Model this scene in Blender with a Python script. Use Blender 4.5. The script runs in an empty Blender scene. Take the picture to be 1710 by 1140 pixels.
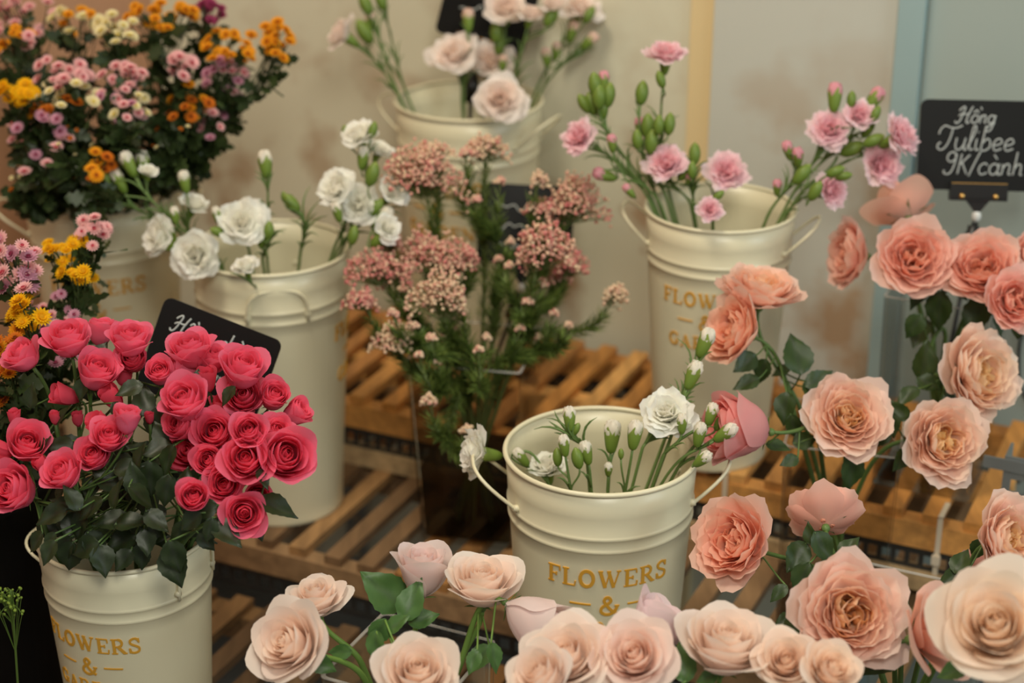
import bpy, math, random
import numpy as np
from mathutils import Vector, Matrix, Quaternion
R = math.radians
sc = bpy.context.scene
COL = sc.collection

# ------------------------------------------------------------------ camera, world, lights, exposure
CAMH, PITCH, F = 1.6, 23.5, 3000.0
cd = bpy.data.cameras.new('camera'); cam = bpy.data.objects.new('camera', cd); COL.objects.link(cam)
cam.location = (0, 0, CAMH); cam.rotation_euler = (R(90 - PITCH), 0, 0)
cd.sensor_width = 36; cd.lens = F * 36 / 1710; cd.clip_start = .05; cd.clip_end = 50
cd.dof.use_dof = True; cd.dof.focus_distance = 1.76; cd.dof.aperture_fstop = 3.0
sc.camera = cam
w = bpy.data.worlds.new('world'); sc.world = w; w.use_nodes = True
w.node_tree.nodes['Background'].inputs[0].default_value = (1.0, .97, .90, 1); w.node_tree.nodes['Background'].inputs[1].default_value = .26
vs = sc.view_settings; vs.view_transform = 'Standard'; vs.look = 'None'; vs.gamma = 1; vs.exposure = 0.16
def area(name, loc, target, size, power, color, sy=None):
    l = bpy.data.lights.new(name, 'AREA'); l.energy = power; l.color = color; l.size = size
    if sy: l.shape = 'RECTANGLE'; l.size_y = sy
    o = bpy.data.objects.new(name, l); COL.objects.link(o); o.location = loc
    o.rotation_euler = (Vector(target) - Vector(loc)).to_track_quat('-Z', 'Y').to_euler()
area('ceiling_lamp', (-.5, 1.25, 3.0), (-.05, 2.1, .8), .55, 25, (1, .90, .72))
area('front_fill', (.25, -.1, 2.35), (.0, 1.75, .7), .5, 18, (1, .97, .85))  # fill light added above the camera to brighten the bucket fronts
area('daylight_window', (2.6, .2, 1.9), (.2, 2.1, .6), 1.0, 22, (.80, .95, 1.0), 1.4)

# ------------------------------------------------------------------ frames of reference
CP, SP = math.cos(R(PITCH)), math.sin(R(PITCH))
CR, CU, CF = Vector((1, 0, 0)), Vector((0, SP, CP)), Vector((0, CP, -SP))
def at(px, py, Z):                 # a point of the place seen at pixel px,py at depth Z
    return Vector((0, 0, CAMH)) + CF * Z + CR * ((px - 855) / F * Z) - CU * ((py - 570) / F * Z)
def cdir(r, u, f):                 # right / up / towards the camera
    return (CR * r + CU * u - CF * f).normalized()
CA, SA = math.cos(R(25)), math.sin(R(25))
def S(a, b, z):                    # shelf axes: a along the shelf, b into the wall
    return Vector((a * CA + b * SA, -a * SA + b * CA, z))
T1, T2, T3 = CAMH - 1.04, CAMH - 1.14, CAMH - 1.22

def lin(c):
    c = c / 255.0
    return c / 12.92 if c <= .04045 else ((c + .055) / 1.055) ** 2.4
def rgb(r, g, b): return np.array((lin(r), lin(g), lin(b)))

# ------------------------------------------------------------------ materials
def newmat(name):
    m = bpy.data.materials.new(name); m.use_nodes = True
    nt = m.node_tree; bs = nt.nodes['Principled BSDF']
    return m, nt, bs
def N(nt, t, **k):
    n = nt.nodes.new(t)
    for a, v in k.items(): setattr(n, a, v)
    return n
def plain(name, col, rough=.5, metal=0, noise=0, nscale=20, bump=0, spec=.5):
    m, nt, bs = newmat(name)
    bs.inputs['Roughness'].default_value = rough; bs.inputs['Metallic'].default_value = metal
    bs.inputs['Specular IOR Level'].default_value = spec
    c = tuple(col) + (1,)
    bs.inputs['Base Color'].default_value = c
    if noise or bump:
        tc = N(nt, 'ShaderNodeTexCoord'); nz = N(nt, 'ShaderNodeTexNoise'); nz.inputs['Scale'].default_value = nscale; nz.inputs['Detail'].default_value = 5
        nt.links.new(tc.outputs['Object'], nz.inputs['Vector'])
        if noise:
            mx = N(nt, 'ShaderNodeMix', data_type='RGBA')
            mx.inputs[6].default_value = tuple(x * (1 - noise) for x in col) + (1,)
            mx.inputs[7].default_value = tuple(min(1, x * (1 + noise)) for x in col) + (1,)
            nt.links.new(nz.outputs['Fac'], mx.inputs[0]); nt.links.new(mx.outputs[2], bs.inputs['Base Color'])
        if bump:
            bp = N(nt, 'ShaderNodeBump'); bp.inputs['Strength'].default_value = bump; bp.inputs['Distance'].default_value = .002
            nt.links.new(nz.outputs['Fac'], bp.inputs['Height']); nt.links.new(bp.outputs['Normal'], bs.inputs['Normal'])
    return m
def organic(name, rough=.6, trans=.3, spec=.3):      # vertex pigment x object tint, light passes through
    m, nt, bs = newmat(name)
    at_ = N(nt, 'ShaderNodeAttribute'); at_.attribute_name = 'pigment'
    oi = N(nt, 'ShaderNodeObjectInfo')
    mx = N(nt, 'ShaderNodeMix', data_type='RGBA', blend_type='MULTIPLY'); mx.inputs[0].default_value = 1
    nt.links.new(at_.outputs['Color'], mx.inputs[6]); nt.links.new(oi.outputs['Color'], mx.inputs[7])
    bs.inputs['Roughness'].default_value = rough; bs.inputs['Specular IOR Level'].default_value = spec
    nt.links.new(mx.outputs[2], bs.inputs['Base Color'])
    tr = N(nt, 'ShaderNodeBsdfTranslucent'); nt.links.new(mx.outputs[2], tr.inputs['Color'])
    ms = N(nt, 'ShaderNodeMixShader'); ms.inputs[0].default_value = trans
    out = nt.nodes['Material Output']
    nt.links.new(bs.outputs[0], ms.inputs[1]); nt.links.new(tr.outputs[0], ms.inputs[2]); nt.links.new(ms.outputs[0], out.inputs['Surface'])
    return m
M = {}
M['petal'] = organic('petal', .65, .46, .12)
M['leaf'] = organic('leaf', .42, .14, .4)
M['stem'] = organic('stem', .5, 0, .4)
def wallmat(name, c1, c2, stain, amount):
    m, nt, bs = newmat(name); bs.inputs['Roughness'].default_value = .85; bs.inputs['Specular IOR Level'].default_value = .2
    tc = N(nt, 'ShaderNodeTexCoord')
    n1 = N(nt, 'ShaderNodeTexNoise'); n1.inputs['Scale'].default_value = 2.2; n1.inputs['Detail'].default_value = 4
    n2 = N(nt, 'ShaderNodeTexNoise'); n2.inputs['Scale'].default_value = 9; n2.inputs['Detail'].default_value = 3
    nt.links.new(tc.outputs['Object'], n1.inputs['Vector']); nt.links.new(tc.outputs['Object'], n2.inputs['Vector'])
    mx = N(nt, 'ShaderNodeMix', data_type='RGBA'); mx.inputs[6].default_value = tuple(c1) + (1,); mx.inputs[7].default_value = tuple(c2) + (1,)
    nt.links.new(n1.outputs['Fac'], mx.inputs[0])
    rp = N(nt, 'ShaderNodeValToRGB'); rp.color_ramp.elements[0].position = .50; rp.color_ramp.elements[1].position = .66
    rp.color_ramp.elements[1].color = (amount,) * 3 + (1,)
    nt.links.new(n2.outputs['Fac'], rp.inputs['Fac'])
    # damp stains only near the foot of the wall
    sx = N(nt, 'ShaderNodeSeparateXYZ'); nt.links.new(tc.outputs['Object'], sx.inputs[0])
    mr = N(nt, 'ShaderNodeMapRange'); mr.inputs['From Min'].default_value = 1.10; mr.inputs['From Max'].default_value = .72
    nt.links.new(sx.outputs['Z'], mr.inputs['Value'])
    mu = N(nt, 'ShaderNodeMath', operation='MULTIPLY'); nt.links.new(rp.outputs['Color'], mu.inputs[0]); nt.links.new(mr.outputs[0], mu.inputs[1])
    m2 = N(nt, 'ShaderNodeMix', data_type='RGBA'); m2.inputs[7].default_value = tuple(stain) + (1,)
    nt.links.new(mx.outputs[2], m2.inputs[6]); nt.links.new(mu.outputs[0], m2.inputs[0]); nt.links.new(m2.outputs[2], bs.inputs['Base Color'])
    bp = N(nt, 'ShaderNodeBump'); bp.inputs['Strength'].default_value = .15; bp.inputs['Distance'].default_value = .003
    nt.links.new(n2.outputs['Fac'], bp.inputs['Height']); nt.links.new(bp.outputs['Normal'], bs.inputs['Normal'])
    return m
M['wall'] = wallmat('wall_plaster', rgb(212, 208, 182), rgb(216, 211, 187), rgb(160, 122, 84), .85)
M['panel'] = wallmat('wall_panel', rgb(200, 200, 188), rgb(194, 195, 184), rgb(168, 132, 92), .8)
M['strip'] = plain('cream_strip', rgb(224, 200, 150), .7)
M['jamb'] = plain('pale_blue_paint', rgb(154, 178, 178), .5, noise=.05)
M['door'] = plain('grey_blue_paint', rgb(162, 174, 167), .6, noise=.06, nscale=3)
M['sidewall'] = plain('terracotta_wall', rgb(186, 140, 108), .8, noise=.08, nscale=4)
M['floor'] = plain('floor_tile', rgb(96, 101, 102), .35, noise=.15, nscale=6)
def woodmat():
    m, nt, bs = newmat('slat_wood'); bs.inputs['Roughness'].default_value = .55
    tc = N(nt, 'ShaderNodeTexCoord'); mp = N(nt, 'ShaderNodeMapping'); mp.inputs['Rotation'].default_value = (0, 0, R(25)); mp.inputs['Scale'].default_value = (22, 3, 22)
    nz = N(nt, 'ShaderNodeTexNoise'); nz.inputs['Scale'].default_value = 3; nz.inputs['Detail'].default_value = 6
    at_ = N(nt, 'ShaderNodeAttribute'); at_.attribute_name = 'pigment'
    rp = N(nt, 'ShaderNodeValToRGB'); rp.color_ramp.elements[0].color = (.72, .69, .64, 1); rp.color_ramp.elements[1].color = (1.15, 1.12, 1.05, 1)
    rp.color_ramp.elements[0].position = .3; rp.color_ramp.elements[1].position = .65
    mx = N(nt, 'ShaderNodeMix', data_type='RGBA', blend_type='MULTIPLY'); mx.inputs[0].default_value = 1
    L = nt.links.new
    L(tc.outputs['Object'], mp.inputs['Vector']); L(mp.outputs[0], nz.inputs['Vector']); L(nz.outputs['Fac'], rp.inputs['Fac'])
    L(at_.outputs['Color'], mx.inputs[6]); L(rp.outputs['Color'], mx.inputs[7]); L(mx.outputs[2], bs.inputs['Base Color'])
    return m
M['wood'] = woodmat()
M['bucket'] = plain('cream_enamel', rgb(222, 214, 182), .33, noise=.04, nscale=14, bump=.05)
M['gold'] = plain('gold_paint', rgb(214, 158, 52), .35)
M['steel'] = plain('grey_steel', rgb(150, 154, 152), .4, .5, noise=.1)
M['darksteel'] = plain('dark_steel', rgb(62, 62, 60), .45, .4)
M['black'] = plain('black_plastic', rgb(16, 15, 14), .35)
M['blackdull'] = plain('dull_black_plastic', rgb(14, 13, 12), .7, spec=.2)
M['board'] = plain('chalkboard', rgb(20, 20, 19), .4, spec=.25)
M['chalk'] = plain('chalk', rgb(178, 182, 178), .9)
M['bead'] = plain('clear_white_bead', rgb(220, 220, 215), .2)
M['tie'] = plain('white_nylon', rgb(220, 205, 180), .4)
def glassmat():
    m, nt, bs = newmat('clear_acrylic')
    nt.nodes.remove(bs)
    tr = N(nt, 'ShaderNodeBsdfTransparent'); tr.inputs[0].default_value = (.955, .945, .93, 1)
    gl = N(nt, 'ShaderNodeBsdfGlossy'); gl.inputs['Roughness'].default_value = .06
    lw = N(nt, 'ShaderNodeLayerWeight'); lw.inputs['Blend'].default_value = .12
    ms = N(nt, 'ShaderNodeMixShader'); L = nt.links.new
    mu = N(nt, 'ShaderNodeMath', operation='MULTIPLY'); mu.inputs[1].default_value = .65; L(lw.outputs['Fresnel'], mu.inputs[0]); L(mu.outputs[0], ms.inputs[0]); L(tr.outputs[0], ms.inputs[1]); L(gl.outputs[0], ms.inputs[2]); L(ms.outputs[0], nt.nodes['Material Output'].inputs['Surface'])
    return m
M['glass'] = glassmat()
def edgemat():            # polished acrylic edges gather light and look milky
    m, nt, bs = newmat('acrylic_edge'); bs.inputs['Base Color'].default_value = (.75, .74, .70, 1); bs.inputs['Roughness'].default_value = .15
    tr = N(nt, 'ShaderNodeBsdfTransparent'); ms = N(nt, 'ShaderNodeMixShader'); ms.inputs[0].default_value = .28
    nt.links.new(tr.outputs[0], ms.inputs[1]); nt.links.new(bs.outputs[0], ms.inputs[2]); nt.links.new(ms.outputs[0], nt.nodes['Material Output'].inputs['Surface'])
    return m
M['edge'] = edgemat()
def watermat():
    m, nt, bs = newmat('vase_water'); bs.inputs['Base Color'].default_value = (.05, .035, .02, 1); bs.inputs['Roughness'].default_value = .04
    tr = N(nt, 'ShaderNodeBsdfTransparent'); tr.inputs[0].default_value = (.66, .56, .42, 1); ms = N(nt, 'ShaderNodeMixShader'); ms.inputs[0].default_value = .18
    nt.links.new(tr.outputs[0], ms.inputs[1]); nt.links.new(bs.outputs[0], ms.inputs[2]); nt.links.new(ms.outputs[0], nt.nodes['Material Output'].inputs['Surface'])
    return m
M['water'] = watermat()

# ------------------------------------------------------------------ mesh building
class MB:
    def __init__(s): s.v, s.f, s.c = [], [], []
    def add(s, verts, faces, col=(1, 1, 1)):
        o = len(s.v); s.v.extend([tuple(p) for p in verts])
        s.f.extend([tuple(i + o for i in f) for f in faces])
        col = np.asarray(col, float)
        s.c.extend([tuple(x) for x in col] if col.ndim == 2 else [tuple(col)] * len(verts))
        return s
    def box(s, o, ax, ay, az, col=(1, 1, 1)):    # a box from a corner and three edge vectors
        o, ax, ay, az = map(Vector, (o, ax, ay, az))
        v = [o, o + ax, o + ax + ay, o + ay]; v += [p + az for p in v]
        return s.add(v, [(0, 3, 2, 1), (4, 5, 6, 7), (0, 1, 5, 4), (1, 2, 6, 5), (2, 3, 7, 6), (3, 0, 4, 7)], col)
    def tube(s, pts, r, n=6, col=(1, 1, 1), cap=True):
        pts = [Vector(p) for p in pts]; rs = r if hasattr(r, '__len__') else [r] * len(pts)
        vs, fs = [], []
        up = None
        for i, p in enumerate(pts):
            t = (pts[min(i + 1, len(pts) - 1)] - pts[max(i - 1, 0)])
            t = t.normalized() if t.length > 1e-9 else Vector((0, 0, 1))
            if up is None: up = t.orthogonal().normalized()
            up = (up - t * up.dot(t)); up = up.normalized() if up.length > 1e-6 else t.orthogonal().normalized()
            sd = t.cross(up)
            for k in range(n):
                a = 2 * math.pi * k / n
                vs.append(p + up * (math.cos(a) * rs[i]) + sd * (math.sin(a) * rs[i]))
        for i in range(len(pts) - 1):
            for k in range(n):
                k2 = (k + 1) % n
                fs.append((i * n + k, i * n + k2, (i + 1) * n + k2, (i + 1) * n + k))
        if cap: fs += [tuple(range(n))[::-1], tuple(range((len(pts) - 1) * n, len(pts) * n))]
        return s.add(vs, fs, col)
    def lathe(s, prof, n=48, col=(1, 1, 1), M4=None):
        vs, fs = [], []
        for (r, z) in prof:
            for k in range(n):
                a = 2 * math.pi * k / n; p = Vector((r * math.cos(a), r * math.sin(a), z))
                vs.append(M4 @ p if M4 else p)
        for i in range(len(prof) - 1):
            for k in range(n):
                k2 = (k + 1) % n; fs.append((i * n + k, i * n + k2, (i + 1) * n + k2, (i + 1) * n + k))
        return s.add(vs, fs, col)
    def mesh(s, name, mat, smooth=True):
        me = bpy.data.meshes.new(name); me.from_pydata(s.v, [], s.f)
        a = me.color_attributes.new('pigment', 'FLOAT_COLOR', 'POINT')
        c = np.ones((len(s.v), 4), np.float32); c[:, :3] = np.array(s.c, np.float32).reshape(-1, 3); a.data.foreach_set('color', c.ravel())
        if smooth: me.polygons.foreach_set('use_smooth', np.ones(len(me.polygons), bool))
        me.materials.append(M[mat] if isinstance(mat, str) else mat); me.update()
        return me
def obj(name, me, parent=None, mat4=None, color=None):
    o = bpy.data.objects.new(name, me); COL.objects.link(o)
    if parent is not None: o.parent = parent
    if mat4 is not None: o.matrix_local = mat4
    if color is not None: o.color = tuple(color) + (1,)
    return o
def thing(name, label, cat, loc=(0, 0, 0), group=None):
    o = bpy.data.objects.new(name, None); COL.objects.link(o); o.location = loc; o.empty_display_size = .02
    o['label'] = label; o['category'] = cat
    if group: o['group'] = group
    return o
def tag(o, label, cat, group=None):
    o['label'] = label; o['category'] = cat
    if group: o['group'] = group
    return o
def struct(name, me, label=None):
    o = obj(name, me); o['kind'] = 'structure'
    if label: o['label'] = label
    return o
def child(root, name, me, world, color=None):        # world: matrix in the place, root unrotated
    return obj(name, me, root, Matrix.Translation(-root.location) @ world, color)

# ------------------------------------------------------------------ the setting
WB = 2.251
def slab(a0, a1, b0, b1, z0, z1, col=(1, 1, 1), mb=None):
    mb = mb or MB()
    return mb.box(S(a0, b0, z0), S(a1, b0, z0) - S(a0, b0, z0), S(a0, b1, z0) - S(a0, b0, z0), (0, 0, z1 - z0), col)
def wall_a(px, py):            # shelf coordinate a where a sight line meets the back wall
    d = at(px, py, 1) - Vector((0, 0, CAMH)); t = WB / (d.x * SA + d.y * CA)
    return t * (d.x * CA - d.y * SA)
struct('floor', MB().box((-2.5, -1, -.05), (6, 0, 0), (0, 5, 0), (0, 0, .05)).mesh('floor', 'floor', False))
struct('wall_back', slab(-1.72, 1.2, WB, WB + .08, 0, 2.8).mesh('wall_back', 'wall', False))
struct('wall_left', slab(-1.72, -1.66, .6, WB, 0, 2.8).mesh('wall_left', 'sidewall', False))
a1, a2, a3, a4 = wall_a(1157, 0), wall_a(1197, 0), wall_a(1505, 0), wall_a(1552, 0)
struct('trim_1', slab(a1, a2, WB - .006, WB, 0, 2.8).mesh('trim', 'strip', False), 'narrow cream vertical strip on the back wall')
struct('trim_2', slab(a2 + .001, a3, WB - .012, WB, T1 - .12, 2.8).mesh('trim', 'panel', False), 'off-white wall panel behind the pink carnations')
struct('trim_3', slab(a3 + .002, a4, WB - .02, WB, 0, 2.8).mesh('trim', 'jamb', False), 'pale blue door jamb')
struct('door_1', slab(a4 + .002, 1.1, WB - .004, WB, 0, 2.4).mesh('door', 'door', False), 'grey-blue door behind the peach roses')

# slatted shelves
WOODC = [rgb(214, 156, 88), rgb(202, 142, 76), rgb(222, 168, 100), rgb(190, 134, 76), rgb(214, 150, 78)]
WOODG = [rgb(150, 120, 88), rgb(164, 126, 84), rgb(138, 108, 78), rgb(168, 122, 72), rgb(126, 98, 70)]
def shelf(label, a0, a1, b0, b1, z, pitch, wd, pal, seed, th=.012, raise_back=False):
    rng = random.Random(seed)
    t = thing('slatted_shelf', label, 'shelf', S((a0 + a1) / 2, (b0 + b1) / 2, z - .05))
    m = MB(); a = a0
    while a < a1 - wd:
        j = rng.uniform(-.002, .002)
        slab(a + j, a + wd + j, b0 + .002 + rng.uniform(0, .004), b1 - rng.uniform(0, .004), z - th, z, pal[rng.randrange(len(pal))], m); a += pitch
    child(t, 'slats', m.mesh('slats', 'wood', False), Matrix())
    child(t, 'front_beam', slab(a0, a1, b0, b0 + .026, z - th - .034, z - th - .0005, pal[0]).mesh('beam', 'wood', False), Matrix())
    child(t, 'back_beam', slab(a0, a1, b1 - .03, b1, z - th - .034, z - th - .0005, pal[1]).mesh('beam', 'wood', False), Matrix())
    child(t, 'middle_beam', slab(a0, a1, (b0 + b1) / 2 - .014, (b0 + b1) / 2 + .014, z - th - .034, z - th - .0005, pal[2]).mesh('beam', 'wood', False), Matrix())
    return t
shelf('highest wooden slatted shelf against the back wall', -1.33, -.27, 1.906, 2.216, T1, .049, .0225, WOODC, 1)
shelf('middle wooden slatted shelf carrying the tall bucket of white carnations', -1.64, -.275, 1.6665, 2.19, T2, .050, .0235, WOODG, 2)
child(bpy.data.objects['slatted_shelf.001'], 'riser_beam', slab(-1.32, -.275, 1.899, 1.925, T2 + .0005, T2 + .024, rgb(196, 168, 128)).mesh('beam', 'wood', False), Matrix())
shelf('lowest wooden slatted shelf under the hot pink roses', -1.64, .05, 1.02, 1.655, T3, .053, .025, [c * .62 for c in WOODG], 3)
# steel rack below the highest shelf
t = thing('steel_rack', 'slotted grey steel rack carrying the wooden shelves', 'rack', S(-.8, 1.9, 0))
def slotted(o, ax, up, n, thick, L, H):     # a bar of length L along ax, height H along up, n real slots
    mb = MB(); th = Vector(thick)
    mb.box(o, ax * L, th, up * (H * .26)); mb.box(Vector(o) + up * (H * .74), ax * L, th, up * (H * .26))
    p = L / n
    for i in range(n + 1):
        q = max(0, i * p - p * .17); e = min(L, i * p + p * .17)
        mb.box(Vector(o) + ax * q + up * (H * .26), ax * (e - q), th, up * (H * .48))
    return mb
AX = Vector((CA, -SA, 0)); BX = Vector((SA, CA, 0)); UP = Vector((0, 0, 1))
for bb in (1.909, 2.19):
    child(t, 'rail', slotted(S(-1.33, bb, T1 - .0795), AX, UP, 62, BX * .003, 1.05, .032).mesh('rail', 'darksteel', False), Matrix())
child(t, 'rail', slotted(S(-1.6, 1.672, T2 - .0795), AX, UP, 80, BX * .003, 1.6, .032).mesh('rail', 'darksteel', False), Matrix())
pa = S(-.262, 1.89, 0)
child(t, 'post', slotted(pa, UP, AX, 28, BX * .003, T1 + .105, .036).mesh('post', 'steel', False), Matrix())
child(t, 'post', MB().box(S(-.262, 1.893, 0), AX * .003, BX * .035, UP * (T1 + .105)).mesh('post', 'steel', False), Matrix())
for aa in (-1.335, -.262):
    child(t, 'post', slotted(S(aa, 2.222, 0), UP, AX, 24, BX * .003, T1 - .02, .036).mesh('post', 'steel', False), Matrix())
child(t, 'corner_bracket', MB().box(S(-.285, 1.8865, T1 + .088), AX * .062, BX * .003, UP * .014).mesh('bracket', 'steel', False), Matrix())
for k, (px, lb) in enumerate(((1207, 'white nylon cable tie on the shelf beam right of the front cream bucket'), (1572, 'white nylon cable tie on the shelf beam below the two right-hand peach roses'))):
    a = None
    d = at(px, 820, 1) - Vector((0, 0, CAMH)); tt = 1.906 / (d.x * SA + d.y * CA); a = tt * (d.x * CA - d.y * SA)
    mb = MB(); mb.box(S(a, 1.903, T1 - .082), AX * .006, BX * .0026, UP * .086); mb.box(S(a, 1.903, T1 + .001), AX * .006, BX * .04, UP * .002)
    mb.box(S(a - .002, 1.898, T1 - .06), AX * .010, BX * .005, UP * .012)
    tag(obj('cable_tie', mb.mesh('cable_tie', 'tie', False)), lb, 'cable tie')
# ------------------------------------------------------------------ buckets
def smooth_line(pts, k=6, closed=False):
    P = [np.array(p, float) for p in pts]; out = []
    n = len(P)
    for i in range(n - 1):
        p0, p1, p2, p3 = P[max(i - 1, 0)], P[i], P[i + 1], P[min(i + 2, n - 1)]
        for j in range(k):
            t = j / k
            out.append(.5 * ((2 * p1) + (-p0 + p2) * t + (2 * p0 - 5 * p1 + 4 * p2 - p3) * t * t + (-p0 + 3 * p1 - 3 * p2 + p3) * t ** 3))
    out.append(P[-1]); return out
def arc(cx, cy, rx, ry, a0, a1, n=16): return [(cx + rx * math.cos(R(a0 + (a1 - a0) * i / n)), cy + ry * math.sin(R(a0 + (a1 - a0) * i / n))) for i in range(n + 1)]
TK, TN = .17, .07
SERIF = {   # capital height 1: strokes (points, width) and the advance
    'F': ([([(.2, .03), (.2, .97)], TK), ([(.02, .03), (.4, .03)], TN), ([(.02, .97), (.78, .97)], TN), ([(.75, .97), (.77, .72)], TN), ([(.2, .5), (.55, .5)], TN), ([(.55, .6), (.55, .4)], TN)], .88),
    'L': ([([(.2, .03), (.2, .97)], TK), ([(.02, .03), (.78, .03)], TN), ([(.02, .97), (.4, .97)], TN), ([(.75, .03), (.79, .3)], TN)], .9),
    'O': ([(arc(.5, .5, .38, .45, 75, 285), TK), (arc(.5, .5, .38, .45, -75, 75), TK), (arc(.5, .5, .38, .47, 60, 120), TN), (arc(.5, .5, .38, .47, 240, 300), TN)], 1.08),
    'W': ([([(.12, .97), (.42, .03)], TK), ([(.42, .03), (.66, .9)], TN), ([(.6, .97), (.9, .03)], TK), ([(.9, .03), (1.2, .97)], TN), ([(0, .97), (.28, .97)], TN), ([(.5, .97), (.74, .97)], TN), ([(1.06, .97), (1.32, .97)], TN)], 1.4),
    'E': ([([(.2, .03), (.2, .97)], TK), ([(.02, .03), (.8, .03)], TN), ([(.02, .97), (.76, .97)], TN), ([(.75, .97), (.77, .74)], TN), ([(.78, .03), (.81, .28)], TN), ([(.2, .5), (.55, .5)], TN), ([(.55, .6), (.55, .4)], TN)], .92),
    'R': ([([(.2, .03), (.2, .97)], TK), ([(.02, .03), (.4, .03)], TN), ([(.02, .97), (.5, .97)], TN), (arc(.48, .73, .24, .24, -90, 90), .13), ([(.2, .49), (.5, .49)], TN), ([(.45, .49), (.85, .03)], TK), ([(.74, .03), (1.0, .03)], TN)], 1.02),
    'S': ([(smooth_line([(.7, .75), (.6, .93), (.38, .97), (.16, .84), (.2, .64), (.45, .5), (.68, .35), (.66, .12), (.42, .03), (.18, .08), (.1, .3)], 5), .12), ([(.71, .97), (.71, .68)], TN), ([(.09, .03), (.09, .34)], TN)], .84),
    'G': ([(arc(.5, .5, .38, .45, 75, 300), TK), (arc(.5, .5, .38, .47, 35, 120), TN), ([(.8, .4), (.8, .06)], TK * .8), ([(.6, .42), (.95, .42)], TN), ([(.83, .97), (.83, .68)], TN), (arc(.5, .5, .36, .47, 290, 330), TN)], 1.02),
    'A': ([([(.12, .03), (.46, .95)], TN), ([(.44, .97), (.8, .03)], TK), ([(.25, .34), (.68, .34)], TN), ([(0, .03), (.26, .03)], TN), ([(.64, .03), (.98, .03)], TN)], 1.0),
    'D': ([([(.2, .03), (.2, .97)], TK), ([(.02, .03), (.5, .03)], TN), ([(.02, .97), (.5, .97)], TN), (arc(.45, .5, .4, .46, -85, 85), TK)], 1.02),
    'N': ([([(.14, .03), (.14, .97)], TN), ([(.1, .97), (.82, .03)], TK), ([(.84, .03), (.84, .97)], TN), ([(0, .03), (.3, .03)], TN), ([(0, .97), (.2, .97)], TN), ([(.7, .97), (1, .97)], TN)], 1.06),
    '&': ([(smooth_line([(.98, .5), (.84, .2), (.6, .03), (.32, .02), (.12, .18), (.18, .42), (.46, .6), (.62, .78), (.52, .96), (.36, .95), (.27, .78), (.4, .55), (.7, .2), (.98, .05)], 6), .14), ([(.82, .5), (1.08, .5)], TN)], 1.1),
}
HB, RT, RB = .343, .095, .074           # a bucket's height, rim radius, foot radius (before scaling)
def rad(z): return RB + (RT - RB) * z / HB
def lettering():
    mb = MB()
    def ribbon(pts, wd):
        for i in range(len(pts) - 1):
            p, q = np.array(pts[i]), np.array(pts[i + 1]); d = q - p; L = np.hypot(*d)
            if L < 1e-9: continue
            d /= L; nrm = np.array((-d[1], d[0])) * wd / 2
            k = max(1, int(L / .004))
            for j in range(k):
                a = p + d * L * j / k - (d * wd * .18 if j == 0 and i > 0 else 0); b = p + d * L * (j + 1) / k
                vs = []
                for off in (.0011, -.0004):
                    for c in (a - nrm, b - nrm, b + nrm, a + nrm):
                        r = rad(c[1]) + off; th = c[0] / rad(c[1]) - math.pi / 2
                        vs.append((r * math.cos(th), r * math.sin(th), c[1]))
                mb.add(vs, [(0, 1, 2, 3), (0, 4, 5, 1), (1, 5, 6, 2), (2, 6, 7, 3), (3, 7, 4, 0)])
    def word(txt, h, zb, sp=1.0, wide=1.0):
        tot = sum(SERIF[c][1] * h * wide * sp for c in txt); x = -tot / 2
        for c in txt:
            for pts, wd in SERIF[c][0]: ribbon([(x + px * h * wide, zb + py * h) for px, py in pts], wd * h)
            x += SERIF[c][1] * h * wide * sp
    word('FLOWERS', .0195, HB - .106, 1.06, .86)
    word('&', .0205, HB - .137, 1, .9); word('GARDEN', .0175, HB - .164, 1.07, .92)
    for s in (-1, 1): ribbon([(s * .018, HB - .126), (s * .039, HB - .126)], .0016)
    return mb.mesh('lettering', 'gold', False)
def bucket_meshes():
    prof = [(.002, .004), (RB - .006, .004), (RB - .004, 0), (RB, 0), (RB + .0012, .002), (RB + .0006, .006)]
    ridge = (HB - .052, HB - .066)
    zs = [.02, .05, .09, .13, .17, .2, .23, .26]
    for z in zs: prof.append((rad(z), z))
    for c in sorted(ridge):
        for dz, dr in ((-.0032, 0), (-.0018, .0011), (0, .0019), (.0018, .0011), (.0032, 0)): prof.append((rad(c + dz) + dr, c + dz))
    prof += [(rad(HB - .03), HB - .03), (rad(HB - .003), HB - .003), (rad(HB - .003) - .0012, HB - .003)]
    for z in (HB - .03, .26, .2, .12, .06, .007): prof.append((rad(z) - .0014, z))
    prof.append((.002, .007))
    body = MB().lathe(prof, 72).mesh('bucket_body', 'bucket')
    mb = MB(); n = 72
    ring = [(RT * math.cos(2 * math.pi * k / n), RT * math.sin(2 * math.pi * k / n), HB - .002) for k in range(n + 1)]
    rim = mb.tube(ring, .0026, 8, cap=False).mesh('bucket_rim', 'bucket')
    return body, rim
BODY, RIM = bucket_meshes(); LETTERS = lettering()
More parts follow.
